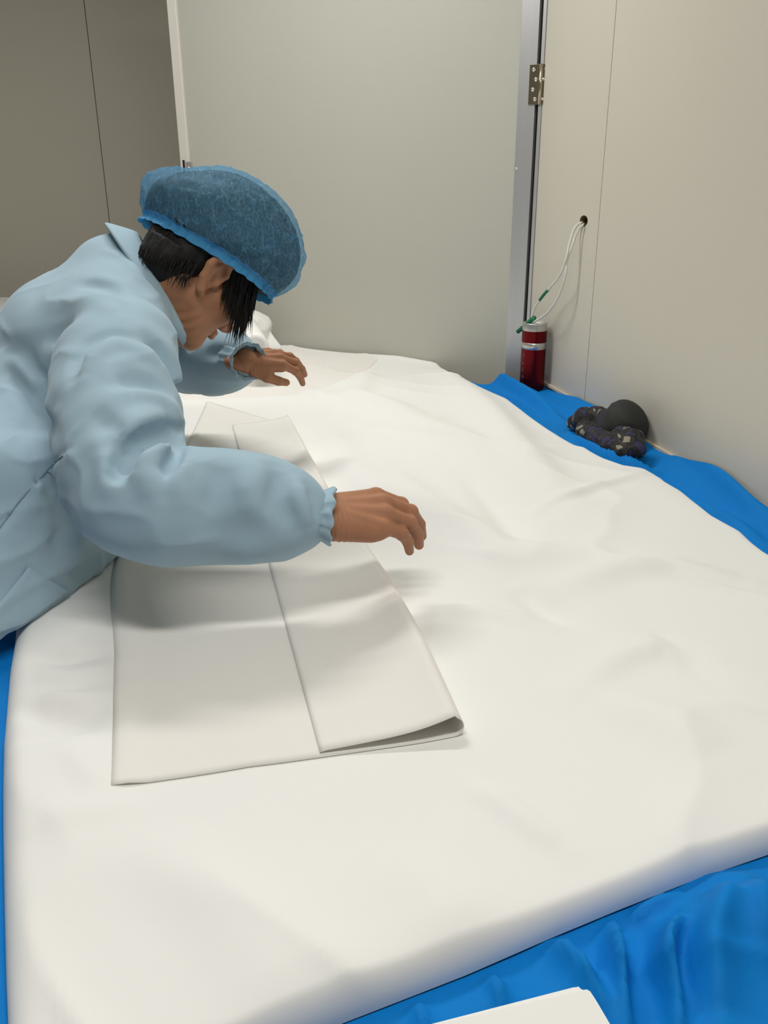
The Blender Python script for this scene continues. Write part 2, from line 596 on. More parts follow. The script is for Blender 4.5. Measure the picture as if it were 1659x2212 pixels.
Z0 = ZS
FOLDS_PX = [  # soft rolls in the white layers: polyline (survey pixels on the table), width m, height m
    ([(955, 800), (1060, 900), (1150, 1010), (1230, 1100)], 0.050, 0.016),
    ([(700, 860), (850, 900), (1000, 960), (1100, 1050)], 0.060, 0.014),
    ([(640, 880), (740, 1000), (860, 1120)], 0.055, 0.010),
    ([(800, 800), (770, 860), (900, 900)], 0.035, 0.010),
    ([(820, 1000), (980, 1130), (1080, 1200), (1300, 1215)], 0.040, 0.012),
    ([(1000, 1010), (1080, 1100), (1130, 1180)], 0.030, -0.010),
    ([(1150, 1110), (1260, 1070), (1395, 1025)], 0.012, 0.007),
    ([(1200, 1270), (1330, 1235), (1450, 1225), (1620, 1260)], 0.030, 0.010),
    ([(1110, 1260), (1180, 1300), (1240, 1340)], 0.030, -0.011),
    ([(930, 1330), (1040, 1320), (1180, 1350)], 0.018, 0.006),
    ([(1250, 1490), (1330, 1420), (1420, 1390), (1520, 1420)], 0.026, 0.009),
    ([(1400, 1350), (1470, 1400), (1540, 1470)], 0.022, -0.006),
    ([(1280, 1500), (1420, 1560), (1560, 1650)], 0.040, 0.007),
    ([(1000, 1700), (1080, 1740), (1160, 1800), (1220, 1840)], 0.016, 0.005),
    ([(60, 1415), (140, 1430), (235, 1420)], 0.014, -0.006),
    ([(70, 1465), (150, 1472), (240, 1450)], 0.016, 0.005),
    ([(30, 1525), (100, 1560), (180, 1555), (240, 1545)], 0.013, -0.007),
    ([(90, 1510), (160, 1520), (240, 1500)], 0.012, 0.006),
    ([(20, 1605), (110, 1595), (180, 1580), (240, 1575)], 0.013, -0.005),
    ([(150, 1620), (200, 1680), (250, 1720)], 0.018, 0.005),
    ([(80, 1790), (180, 1760), (300, 1740), (520, 1690)], 0.018, 0.004),
    ([(300, 1780), (420, 1900), (560, 2060), (660, 2190)], 0.040, 0.006),
    ([(850, 1850), (960, 1960), (1000, 2060)], 0.035, 0.004),
    ([(600, 1750), (800, 1700), (1000, 1640)], 0.03, 0.003),
]
FOLDS_ST = [(zpix(p, Z0), wd, am) for p, wd, am in FOLDS_PX]
FZ = np.array([-0.17, 1.0]) / np.linalg.norm([-0.17, 1.0])
_fm = [onz(600, 1400, Z0)[:2], onz(520, 1000, Z0)[:2]]


def h_stack(P):
    P = np.asarray(P, float).reshape(-1, 2)
    h = 1.65 * folds(P, FOLDS_ST)
    q = np.c_[P * 4.0, np.zeros(len(P))]
    h += 0.006 * fbm(q, 2, 5)
    rg = 1 - np.abs(vnoise(np.c_[P @ np.array([[0.8, 0.6], [-0.6, 0.8]]) * np.array([3.0, 7.0]), np.full(len(P), 2.2)], 9))
    h += 0.009 * rg ** 4
    # pressed flat under the folded piece
    d, _ = seg_dist(P, onz(610, 1600, Z0)[:2], onz(520, 880, Z0)[:2])
    k = np.clip((d - 0.14) / 0.10, 0, 1)
    return h * (0.25 + 0.75 * k * k * (3 - 2 * k))


# grid parameters with rounded rims
def rim_params(n_in, length, r, nr=9):
    """returns (parameter positions, rim angle) - nr rings of a quarter round at both ends."""
    a = np.linspace(0, math.pi / 2, nr)
    e = r * (1 - np.cos(a)) / length
    inner = np.linspace(e[-1], 1 - e[-1], n_in)[1:-1]
    return np.r_[e, inner, (1 - e)[::-1]], np.r_[np.sin(a), np.ones(n_in - 2), np.sin(a)[::-1]]


su, zu = rim_params(190, 1.2, 0.026)
sv, zv = rim_params(330, 2.7, 0.015)
P2 = coons(len(su), len(sv), su, sv)
zz = np.minimum(zu[:, None], zv[None, :])
hh = h_stack(P2.reshape(-1, 2)).reshape(P2.shape[:2])
ii = np.clip(np.minimum(zu[:, None], zv[None, :]), 0, 1)
fadeu = np.clip(np.minimum(su, 1 - su) / 0.04, 0, 1)[:, None]
fadev = np.clip(np.minimum(sv, 1 - sv) / 0.012, 0, 1)[None, :]
Zst = ZT + 0.004 - 0.004 * (1 - zz) + TH_ST * zz + hh * (fadeu * fadev * 0.5 + 0.5) * zz
V = np.concatenate([P2, Zst[..., None]], -1).reshape(-1, 3)
st_o = pmesh('fabric_stack', V, grid_quads(len(su), len(sv)), M_white, origin=(P2[..., 0].mean(), P2[..., 1].mean(), ZT + 0.004))
tag(st_o, 'thick soft stack of white fabric spread over most of the table', 'fabric')


def z_on(P):
    return ZT + 0.004 + TH_ST + h_stack(P)


# ------------------------------------------------------------------ blue cover sheet
def blue_h(P):
    """height above table of the blue sheet at world xy."""
    P = np.asarray(P, float).reshape(-1, 2)
    rel = P - OW[:2]
    t = rel @ D[:2]
    wq = rel @ NW[:2]
    h = 0.0015 + 0.0015 * fbm(np.c_[P * 9, np.zeros(len(P))], 2, 3)
    h += 2.7 * folds(P, BLUE_F[7:], True) + 1.45 * folds(P, BLUE_F[:7])
    h += 0.009 * (1 - np.abs(vnoise(np.c_[P * 9, np.zeros(len(P))], 21))) ** 5 * np.clip((-wq - 0.07) / 0.1, 0, 1)
    # tucked up against the wall, wavy
    up = 0.030 + 0.012 * vnoise(np.c_[t * 5.0, t * 0, t * 0], 4) + 0.005 * vnoise(np.c_[t * 11.0, t * 0 + 3, t * 0], 4)
    e = np.clip((wq + 0.075) / 0.068, 0, 1)
    far = np.clip((2.62 - t) / 0.25, 0.25, 1)
    h += up * far * e * e * (3 - 2 * e)
    return h


BLUE_PX = [
    ([(1000, 800), (1080, 822), (1150, 862), (1215, 905)], 0.018, 0.028),
    ([(990, 792), (1060, 800), (1130, 835), (1230, 890)], 0.012, 0.016),
    ([(1230, 935), (1300, 985), (1360, 1006), (1420, 1016)], 0.010, 0.024),
    ([(1400, 940), (1480, 1000), (1560, 1060), (1659, 1130)], 0.016, 0.018),
    ([(1420, 1030), (1500, 1085), (1580, 1120), (1659, 1170)], 0.014, 0.014),
    ([(1100, 790), (1140, 800), (1160, 815)], 0.02, 0.012),
    ([(1150, 835), (1180, 822), (1210, 845)], 0.014, 0.030),
    ([(1326, 1985), (1335, 2040), (1345, 2120), (1360, 2220)], 0.010, 0.022),
    ([(1350, 1945), (1370, 2040), (1375, 2130), (1400, 2230)], 0.014, -0.016),
    ([(1478, 1990), (1450, 2030), (1440, 2080), (1465, 2150), (1470, 2230)], 0.012, 0.024),
    ([(1480, 2000), (1470, 2080), (1490, 2220)], 0.014, -0.016),
    ([(1550, 1935), (1560, 1980), (1530, 2060), (1560, 2200)], 0.026, 0.022),
    ([(1615, 1915), (1640, 1980), (1659, 2080)], 0.022, 0.018),
    ([(1330, 1985), (1400, 1950), (1500, 1930)], 0.008, 0.008),
    ([(1195, 2020), (1225, 2060), (1260, 2110), (1330, 2200)], 0.012, 0.016),
    ([(1060, 2100), (1075, 2130), (1085, 2170)], 0.006, 0.008),
    ([(900, 2150), (910, 2190), (915, 2212)], 0.007, 0.006),
    ([(1240, 1990), (1270, 2050), (1300, 2130)], 0.010, -0.007),
]
BLUE_F = [(zpix(p, ZT + 0.01), wd, am) for p, wd, am in BLUE_PX]
tt = np.r_[np.linspace(0.38, 1.1, 150), np.linspace(1.1, 2.70, 170)[1:]]
ww = np.r_[np.linspace(-1.49, -0.92, 26), np.linspace(-0.92, -0.30, 140)[1:], np.linspace(-0.30, -0.006, 66)[1:]]
Pb = OW[None, None, :2] + tt[:, None, None] * D[None, None, :2] + ww[None, :, None] * NW[None, None, :2]
# the far end runs along the door: stretch the sheet to it on the left
farfix = np.clip((tt - 2.2) / 0.5, 0, 1)[:, None] * np.clip((-ww - 0.1) / 1.37, 0, 1)[None, :] * 0.62
Pb = Pb + farfix[..., None] * D[None, None, :2]
hb = blue_h(Pb.reshape(-1, 2)).reshape(Pb.shape[:2])
# pressed flat under the white stack
OUTL = np.vstack([B_front[::4], B_right[1::6], B_far[::-4], B_left[::-6]])
pts_ = Pb.reshape(-1, 2)
ins = np.zeros(len(pts_), bool)
for k in range(len(OUTL)):
    a_, b_ = OUTL[k], OUTL[(k + 1) % len(OUTL)]
    if abs(b_[1] - a_[1]) < 1e-9:
        continue
    c_ = ((a_[1] > pts_[:, 1]) != (b_[1] > pts_[:, 1])) & (pts_[:, 0] < (b_[0] - a_[0]) * (pts_[:, 1] - a_[1]) / (b_[1] - a_[1]) + a_[0])
    ins ^= c_
dist_ = np.full(len(pts_), 1.0)
for k in range(len(OUTL)):
    dist_ = np.minimum(dist_, seg_dist(pts_, OUTL[k], OUTL[(k + 1) % len(OUTL)])[0])
press = np.where(ins, np.clip(1 - dist_ / 0.012, 0, 1) * 0.35, np.clip(0.35 + dist_ / 0.02, 0, 1)).reshape(hb.shape)
hb = hb * press
Zb = ZT - 0.003 + np.maximum(hb, 0.0005)
Vb = np.concatenate([Pb, Zb[..., None]], -1)
# hanging skirts at the front and the left side
nu, nv = len(tt), len(ww)
drop = np.linspace(0, 1, 14)[1:]
front_rows = []
for k, q in enumerate(drop):
    wav = 0.012 * np.sin(ww * 23 + 2 * np.sin(ww * 7)) * q
    base = Vb[0].copy()
    base[:, :2] -= D[None, :2] * (0.012 * min(1, q * 6) + wav[:, None] + 0.01 * q)
    base[:, 2] = ZT - 0.003 - 0.46 * q ** 1.0 - 0.0
    front_rows.append(base)
grid = np.concatenate([np.array(front_rows[::-1]), Vb], 0)
left_cols = []
for q in drop:
    s_ = np.arange(grid.shape[0])
    base = grid[:, 0].copy()
    wav = 0.014 * np.sin(s_ * 0.16 + 1.4 * np.sin(s_ * 0.05)) * q
    base[:, :2] -= NW[None, :2] * (0.012 * min(1, q * 6) + wav[:, None] + 0.01 * q)
    base[:, 2] = np.minimum(base[:, 2], ZT - 0.003 - 0.40 * q)
    left_cols.append(base)
grid = np.concatenate([np.array(left_cols[::-1]).transpose(1, 0, 2), grid], 1)
bo = pmesh('table_cover', grid.reshape(-1, 3), grid_quads(grid.shape[0], grid.shape[1]), M_blue, origin=tuple(tw(1.5, -0.74, ZT)))
tag(bo, 'wrinkled bright blue cover sheet under the white fabric, tucked against the wall', 'cover sheet')

# ------------------------------------------------------------------ folded ivory piece in the middle
L0, L1 = onz(240, 1700, ZS + 0.004)[:2], onz(446, 862, ZS + 0.01)[:2]
R0_, R1_ = onz(982, 1566, ZS + 0.02)[:2], onz(628, 903, ZS + 0.02)[:2]
I0, I1 = onz(690, 1592, ZS + 0.025)[:2], onz(500, 905, ZS + 0.02)[:2]
LEFT_E = catmull([L0, onz(247, 1430, ZS)[:2], onz(256, 1190, ZS)[:2], onz(390, 985, ZS)[:2], L1], 24)
NV = 90
vv = np.linspace(0, 1, NV)
rows = []
nb, nl, nf = 40, 10, 26
prevz = None
for k, v in enumerate(vv):
    # the left side pokes out further towards the camera than the fold
    A = np.array([np.interp(v, np.linspace(0, 1, len(LEFT_E)), LEFT_E[:, c]) for c in (0, 1)])
    B = R0_ * (1 - v) + R1_ * v
    I = I0 * (1 - v) + I1 * v
    near = math.exp(-v * 9)
    bow = np.array([0.010 * math.sin(v * 5.5), 0]) 
    B = B + bow
    lp = 0.0095 + 0.002 * near + 0.003 * math.sin(v * 9)
    u = np.linspace(0, 1, nb)
    bot = A[None] * (1 - u[:, None]) + B[None] * u[:, None]
    zb = z_on(bot) + 0.0018 + 0.002 * np.exp(-((u - 0.05) / 0.03) ** 2)
    zb[0] -= 0.0016
    row = [np.r_[p, z] for p, z in zip(bot, zb)]
    zr = zb[-1]
    dirv = (B - A) / np.linalg.norm(B - A)
    for a in np.linspace(-math.pi / 2, math.pi / 2, nl)[1:-1]:
        row.append(np.r_[B + dirv * lp * 0.9 * (math.cos(a)), zr + lp + lp * math.sin(a)])
    u = np.linspace(0, 1, nf)
    top = B[None] * (1 - u[:, None]) + I[None] * u[:, None]
    zt = z_on(top) + 0.0028 + (2 * lp) * (1 - u) ** 1.3 * (1 - 0.25 * np.sin(u * math.pi)) + 0.002
    zt = np.maximum(zt, z_on(top) + 0.0030)
    zt[-1] -= 0.0014
    row += [np.r_[p, z] for p, z in zip(top, zt)]
    rows.append(row)
rows = np.array(rows)
fo = pmesh('folded_fabric', rows.reshape(-1, 3), grid_quads(rows.shape[0], rows.shape[1]), M_sheet, origin=(*((L0 + R1_) / 2), ZS))
tag(fo, 'thin ivory fabric strip folded over along its right edge under the sleeve', 'fabric')
sm = fo.modifiers.new('thick', 'SOLIDIFY')
sm.thickness = 0.0006
sm.offset = 1.0

# ------------------------------------------------------------------ thin sheet on the far end of the stack
sh_px = [(425, 862), (520, 858), (640, 850), (705, 838), (760, 820), (795, 795), (815, 772)]
near_e = resample(zpix(sh_px, ZS + 0.008), 60)
far_e = resample(np.vstack([B_far[10], zpix([(610, 752), (715, 763), (813, 772)], ZS)]), 60)
near_e = resample(np.vstack([[near_e[0] + np.array([-0.25, -0.02])], near_e]), 60)
s = np.linspace(0, 1, 34)
Ps = near_e[:, None] * (1 - s)[None, :, None] + far_e[:, None] * s[None, :, None]
zs_ = z_on(Ps.reshape(-1, 2)).reshape(60, 34) + 0.0026
zs_[:, 0] -= 0.006
Vs = np.concatenate([Ps, zs_[..., None]], -1)
o = pmesh('fabric_sheet', Vs.reshape(-1, 3), grid_quads(60, 34), M_sheet, origin=(*Ps[30, 17], ZS))
tag(o, 'thin pale grey fabric sheet at the far end below the far hand', 'fabric')

# ------------------------------------------------------------------ folded white pieces at the near edge of the table
fp = empty('folded_cloth', (*onz(1180, 2190, ZT)[:2], ZT))
tag(fp, 'small folded white cloth on the blue sheet at the bottom edge of the picture', 'fabric')
for k in range(4):
    z0_ = ZT + 0.010 + 0.0045 * k
    px = [(1250 - 3 * k, 2135 + 4 * k), (1262 + 3 * k, 2148 - 2 * k), (1282 + 2 * k, 2168), (1330, 2240)]
    e = zpix(px, z0_)
    a0 = onz(860, 2236, z0_)[:2]
    dfr = np.array([0.30, -0.55]) * 0.33
    poly = np.vstack([a0, e, e[-1] + np.array([0.02, -0.13]), a0 + np.array([0.03, -0.16])])
    bm = bmesh.new()
    vs_ = [bm.verts.new((x, y, z0_)) for x, y in poly]
    f_ = bm.faces.new(vs_)
    r_ = bmesh.ops.extrude_face_region(bm, geom=[f_])
    for v in r_['geom']:
        if isinstance(v, bmesh.types.BMVert):
            v.co.z += 0.0042
    bmesh.ops.recalc_face_normals(bm, faces=bm.faces)
    bmesh.ops.bevel(bm, geom=list(bm.edges), offset=0.0016, segments=2, affect='EDGES')
    from_bm('layer', bm, M_white, fp, smooth=False)

# ------------------------------------------------------------------ implicit surfaces (numpy) -> mesh
def smin(a, b, k):
    h = np.clip(0.5 + 0.5 * (b - a) / k, 0, 1)
    return b + (a - b) * h - k * h * (1 - h)


def smax(a, b, k):
    return -smin(-a, -b, k)


def s_cone(P, A, B, ra, rb):
    d, t = seg_dist(P, A, B)
    return d - (ra + (rb - ra) * t)


def s_chain(P, pts, rad, k=0.01):
    d = None
    for i in range(len(pts) - 1):
        e = s_cone(P, pts[i], pts[i + 1], rad[i], rad[i + 1])
        d = e if d is None else (np.minimum(d, e) if k <= 0 else smin(d, e, k))
    return d


def s_ell(P, c, r, ax=None):
    q = P - np.asarray(c)
    if ax is not None:
        q = q @ np.asarray(ax).T
    r = np.asarray(r, float)
    k0 = np.linalg.norm(q / r, axis=1)
    k1 = np.linalg.norm(q / (r * r), axis=1) + 1e-9
    return k0 * (k0 - 1.0) / k1


def nets(fun, lo, hi, h, blk=4):
    lo = np.asarray(lo, float); hi = np.asarray(hi, float)
    nb = np.ceil((hi - lo) / (h * blk)).astype(int) + 1
    n = nb * blk

    def ev(idx):
        out = np.empty(len(idx), np.float32)
        for s_ in range(0, len(idx), 200000):
            out[s_:s_ + 200000] = fun(lo + idx[s_:s_ + 200000] * h)
        return out
    ci = np.stack(np.meshgrid(*[np.arange(k) * blk + blk / 2 - 0.5 for k in nb], indexing='ij'), -1).reshape(-1, 3)
    Dc = ev(ci).reshape(nb)
    Df = np.repeat(np.repeat(np.repeat(Dc, blk, 0), blk, 1), blk, 2)
    flag = np.argwhere(np.abs(Dc) < blk * h * 1.9)
    off = np.stack(np.meshgrid(*[np.arange(blk)] * 3, indexing='ij'), -1).reshape(-1, 3)
    idx = (flag[:, None, :] * blk + off[None]).reshape(-1, 3)
    Df[idx[:, 0], idx[:, 1], idx[:, 2]] = ev(idx)
    neg = Df < 0
    # cells with a sign change
    c = neg[:-1, :-1, :-1].astype(np.int8)
    tot = np.zeros_like(c)
    for dx in (0, 1):
        for dy in (0, 1):
            for dz in (0, 1):
                tot += neg[dx:n[0] - 1 + dx, dy:n[1] - 1 + dy, dz:n[2] - 1 + dz]
    cells = np.argwhere((tot > 0) & (tot < 8))
    vid = -np.ones(tot.shape, np.int64)
    vid[cells[:, 0], cells[:, 1], cells[:, 2]] = np.arange(len(cells))
    corners = np.array([[x, y, z] for x in (0, 1) for y in (0, 1) for z in (0, 1)])
    val = np.stack([Df[cells[:, 0] + a, cells[:, 1] + b, cells[:, 2] + c_] for a, b, c_ in corners], 1)
    acc = np.zeros((len(cells), 3)); cnt = np.zeros(len(cells))
    for i in range(8):
        for j in range(i + 1, 8):
            if np.abs(corners[i] - corners[j]).sum() != 1:
                continue
            m = (val[:, i] < 0) != (val[:, j] < 0)
            t = val[m, i] / (val[m, i] - val[m, j])
            acc[m] += corners[i] + t[:, None] * (corners[j] - corners[i])
            cnt[m] += 1
    Vn = lo + (cells + acc / cnt[:, None]) * h
    quads = []
    for ax in range(3):
        o1, o2 = [(1, 2), (2, 0), (0, 1)][ax]
        sl0 = [slice(None)] * 3; sl1 = [slice(None)] * 3
        sl0[ax] = slice(0, -1); sl1[ax] = slice(1, None)
        a, b = neg[tuple(sl0)], neg[tuple(sl1)]
        e = np.argwhere(a != b)
        ok = (e[:, o1] > 0) & (e[:, o2] > 0) & (e[:, o1] < n[o1] - 1) & (e[:, o2] < n[o2] - 1)
        e = e[ok]
        s = a[e[:, 0], e[:, 1], e[:, 2]]
        d1 = np.zeros(3, int); d1[o1] = 1
        d2 = np.zeros(3, int); d2[o2] = 1

        def g(q):
            return vid[q[:, 0], q[:, 1], q[:, 2]]
        q4 = np.stack([g(e - d1 - d2), g(e - d2), g(e), g(e - d1)], 1)
        q4[~s] = q4[~s][:, ::-1]
        quads.append(q4)
    Q = np.concatenate(quads)
    Q = Q[(Q >= 0).all(1)]
    return Vn, Q


def trace(fun, px, py, s0=0.6, s1=3.0):
    """first hit of the survey ray with a surface."""
    r = ray(px, py); ln = np.linalg.norm(r)
    s = s0
    for _ in range(120):
        d = float(fun((CAM + r * s)[None])[0])
        if abs(d) < 0.0008:
            break
        s += 0.7 * d / ln
        if s > s1:
            return None
    return CAM + r * s


def trace_many(fun, pix, s0=0.6, s1=3.0):
    """the same for many points at once; rows of NaN where nothing is hit."""
    pix = np.asarray(pix, float).reshape(-1, 2)
    Rr = np.array([ray(a, b) for a, b in pix])
    ln = np.linalg.norm(Rr, axis=1)
    s = np.full(len(pix), s0)
    for _ in range(110):
        d = fun(CAM + Rr * s[:, None])
        s = np.minimum(s + np.where(np.abs(d) < 0.0006, 0, 0.7 * d / ln), s1 + 0.1)
    out = CAM + Rr * s[:, None]
    out[s > s1] = np.nan
    return out


# ------------------------------------------------------------------ thermos flask
M_red = mat('red_metallic', (0.15, 0.005, 0.008), 0.30, metal=0.85, noise=0.04, nscale=60)
M_flask = mat('flask_steel', (0.62, 0.62, 0.60), 0.30, metal=0.9)
M_letter = mat('grey_lettering', (0.20, 0.10, 0.10), 0.5)
tp = onp(1152, 765, tw(0, -0.048), NW)
fr, fz = 0.0365, ZT + 0.004
ft = onp(1155, 696, tw(0, -0.048), NW)[2]
fl = empty('thermos_flask', (tp[0], tp[1], fz))
tag(fl, 'red and silver thermos flask standing in the corner by the wall', 'flask')
fh = ft - fz
c0 = (tp[0], tp[1], fz)
zb = [0.0, 0.50 * fh, 0.56 * fh, 0.64 * fh, 0.865 * fh, fh]
lathe('body', [(0.0, 0.0), (fr * 0.93, 0.0), (fr * 0.985, 0.004), (fr, 0.009), (fr, 0.62 * fh)], c0, M_red, fl, n=56)
lathe('band', [(fr, 0.62 * fh), (fr * 1.012, 0.622 * fh), (fr * 1.012, 0.715 * fh), (fr, 0.717 * fh)], c0, M_flask, fl, n=56)
lathe('cup', [(fr, 0.717 * fh), (fr, 0.89 * fh)], c0, M_red, fl, n=56)
lathe('lid', [(fr, 0.89 * fh), (fr, 0.992 * fh), (fr * 0.98, fh), (fr * 0.84, fh), (fr * 0.80, fh - 0.004), (0, fh - 0.004)], c0, M_flask, fl, n=56)
# upright lettering down the left flank
lt = np.array(_R) * -1.0
angL = math.atan2(-_F[1], 0) - 1.02
GL = [[(0, 0, 1, 0), (0, 0, 0.2, 1), (1, 0, 0.8, 1)], [(0, 0, 0, 1), (0, 1, 1, 0.7), (0, 0.5, 0.8, 0.5)], [(0, 0, 1, 0), (0, 0.5, 0.8, 0.5), (0, 0, 0, 1), (0, 1, 1, 1)],
      [(0, 0, 0, 1), (0, 0, 1, 1), (1, 0, 1, 1)], [(0, 0.5, 1, 0), (0, 0.5, 1, 1)]]
LV, LQ = [], []
for gi, strokes in enumerate(GL):
    for (x0, y0, x1, y1) in strokes:
        a = np.array([x0, y0]); b = np.array([x1, y1])
        dv = (b - a) / (np.linalg.norm(b - a) + 1e-9)
        nv2 = np.array([-dv[1], dv[0]]) * 0.09
        base = len(LV)
        for q in (a - nv2, b - nv2, b + nv2, a + nv2):
            th_ = angL + (q[0] - 0.5) * 0.16
            zq = fz + fh * (0.55 - 0.105 * gi) - q[1] * 0.010
            LV.append((tp[0] + (fr + 0.0004) * math.cos(th_), tp[1] + (fr + 0.0004) * math.sin(th_), zq))
        LQ.append((base, base + 1, base + 2, base + 3))
pmesh('lettering', LV, LQ, M_letter, fl, smooth=False)

# ------------------------------------------------------------------ white cable pair with green tape
M_cable = mat('white_cable', (0.74, 0.72, 0.65), 0.45)
M_tape = mat('green_tape', (0.008, 0.16, 0.065), 0.5, bump=0.2, bscale=300)
ca_px = [(1262, 481, 0.03), (1256, 481, -0.004), (1247, 486, -0.012), (1238, 500, -0.022), (1229, 530, -0.034), (1222, 562, -0.042), (1206, 600, -0.048), (1172, 640, -0.052), (1154, 668, -0.056), (1147, 692, -0.060)]
cb_px = [(1263, 486, 0.03), (1260, 485, -0.004), (1252, 493, -0.012), (1243, 510, -0.020), (1236, 532, -0.028), (1226, 562, -0.036), (1222, 592, -0.040), (1212, 626, -0.044), (1200, 652, -0.048), (1180, 678, -0.054), (1150, 698, -0.060)]
pa = catmull([onp(a, b, tw(0, w_), NW) for a, b, w_ in ca_px], 8)
pb = catmull([onp(a, b, tw(0, w_), NW) for a, b, w_ in cb_px], 8)
cbl = empty('cable', tuple(hole))
tag(cbl, 'pair of white cables from a wall hole, ends wrapped in green tape', 'cable')
tube('wire', pa, 0.0031, M_cable, cbl)
tube('wire', pb, 0.0031, M_cable, cbl)
k0 = 8 * 7 - 3
tube('tape_wrap', pa[k0:k0 + 6], 0.0043, M_tape, cbl, 12)
e0 = onp(1150, 690, tw(0, -0.060), NW)
e1 = onp(1118, 717, tw(0, -0.088), NW)
tube('tape_wrap', [e0 + (e0 - e1) * 0.18, e0, e0 * 0.6 + e1 * 0.4, e1], [0.0055, 0.0078, 0.0066, 0.0062], M_tape, cbl, 12)
tube('tape_wrap', [e0 + ZU * 0.006 + NW * 0.004, e0 - ZU * 0.002 - D * 0.012], [0.006, 0.005], M_tape, cbl, 10)

# ------------------------------------------------------------------ camouflage bundle by the wall
M_camo = bpy.data.materials.new('camouflage_cloth')
M_camo.use_nodes = True
nt = M_camo.node_tree
b = nt.nodes['Principled BSDF']
b.inputs['Roughness'].default_value = 0.8
tc = nt.nodes.new('ShaderNodeTexCoord')
t1 = nt.nodes.new('ShaderNodeTexNoise'); t1.inputs['Scale'].default_value = 27; t1.inputs['Detail'].default_value = 1.0; t1.inputs['Distortion'].default_value = 1.2
nt.links.new(tc.outputs['Object'], t1.inputs['Vector'])
cr = nt.nodes.new('ShaderNodeValToRGB')
cr.color_ramp.interpolation = 'CONSTANT'
els = cr.color_ramp.elements
els[0].position = 0.0; els[0].color = (0.030, 0.024, 0.075, 1)
els[1].position = 0.40; els[1].color = (0.011, 0.010, 0.010, 1)
for p_, c_ in ((0.50, (0.034, 0.030, 0.025, 1)), (0.565, (0.012, 0.011, 0.010, 1)), (0.60, (0.27, 0.245, 0.19, 1))):
    e = els.new(p_); e.color = c_
nt.links.new(t1.outputs['Fac'], cr.inputs[0])
nt.links.new(cr.outputs[0], b.inputs['Base Color'])
M_black = mat('black_felt', (0.018, 0.019, 0.017), 0.75, noise=0.2, nscale=80, bump=0.2, bscale=300, bdist=0.001)
zc = ZT + 0.012
g0 = onp(1312, 950, tw(0, -0.080), NW)
cbn = empty('camouflage_bundle', (g0[0], g0[1], zc))
tag(cbn, 'dark camouflage cloth bundle with a black domed cap on the blue sheet', 'clothing')


def cw(px, py, w_):
    return onp(px, py, tw(0, w_), NW) + ZU * 0.004


axc = axW
cA = cw(1272, 915, -0.085); cB = cw(1345, 950, -0.085); cM = cw(1310, 935, -0.075)
lobe = [cw(1243, 918, -0.10), cw(1262, 905, -0.095), cw(1290, 905, -0.08), cw(1318, 915, -0.07), cw(1350, 930, -0.065)]
low = [cw(1262, 932, -0.11), cw(1290, 950, -0.115), cw(1325, 965, -0.115), cw(1352, 978, -0.11)]
rgt = [cw(1340, 950, -0.09), cw(1365, 955, -0.085), cw(1376, 975, -0.085)]


def camo(P):
    d = s_chain(P, lobe, [0.017, 0.021, 0.021, 0.022, 0.024], 0.01)
    d = smin(d, s_chain(P, low, [0.017, 0.020, 0.022, 0.018], 0.008), 0.008)
    d = smin(d, s_chain(P, rgt, [0.022, 0.022, 0.015], 0.008), 0.006)
    d = smin(d, s_ell(P, cM - ZU * 0.02, (0.05, 0.025, 0.022), axc), 0.01)
    n = 1 - np.abs(vnoise(P * 34, 3))
    return d - 0.0035 * n ** 3 - 0.003


allp = np.array(lobe + low + rgt)
V, Q = nets(camo, allp.min(0) - 0.04, allp.max(0) + 0.04, 0.0028)
V[:, 2] = np.maximum(V[:, 2], zc - 0.004)
pmesh('camouflage_cloth', V, Q, M_camo, cbn)
# black dome, a cup leaning on the wall
dc = cw(1346, 920, -0.058)
dax = -NW * 0.30 - D * 0.35 + ZU * 0.88 * 0.25
dax = np.array(_F) * -0.25 + NW * 0.45 + D * -0.30 + ZU * 0.55
dax = dax / np.linalg.norm(dax)
prof = []
for a in np.linspace(0, math.pi / 2, 14):
    prof.append((0.0535 * math.cos(a) ** 0.8 if a < 1.57 else 0.0, 0.010 + 0.034 * math.sin(a)))
prof = [(0.044, -0.045), (0.051, -0.02), (0.054, 0.0), (0.0555, 0.004), (0.0545, 0.008)] + prof
lathe('black_dome', prof, dc + dax * 0.006, M_black, cbn, axis=dax, n=40)

# ------------------------------------------------------------------ white goods on the far end
rl0 = at(548, 745, 2.50); rl1 = at(528, 722, 2.86)
rl0[2] = max(rl0[2], ZS + 0.045); rl1[2] = rl0[2]
axr = (rl1 - rl0) / np.linalg.norm(rl1 - rl0)
V, Q = lathe_geo([(0.0, -0.052), (0.010, -0.052), (0.012, -0.056), (0.024, -0.055), (0.026, -0.059), (0.038, -0.058), (0.040, -0.052),
                  (0.0405, 0.10), (0.040, 0.30), (0.036, 0.305), (0.0, 0.30)], rl0, axr, 36)
o = pmesh('fabric_roll', V, Q, M_white, origin=tuple(rl0 - ZU * 0.04))
tag(o, 'small white fabric roll on the far end of the table behind the chin', 'fabric roll')
bc = at(536, 694, 3.02)


def bundle(P):
    d = s_ell(P, bc + np.array([-0.05, 0, -0.015]), (0.10, 0.07, 0.055))
    d = smin(d, s_ell(P, bc + np.array([0.03, 0.02, -0.03]), (0.045, 0.05, 0.055)), 0.03)
    d = smin(d, s_ell(P, np.array([bc[0] - 0.08, bc[1], ZS + 0.03]), (0.13, 0.09, 0.06)), 0.04)
    return d - 0.007 * (1 - np.abs(vnoise(P * 16, 2))) ** 2 - 0.003 * vnoise(P * 40, 4)


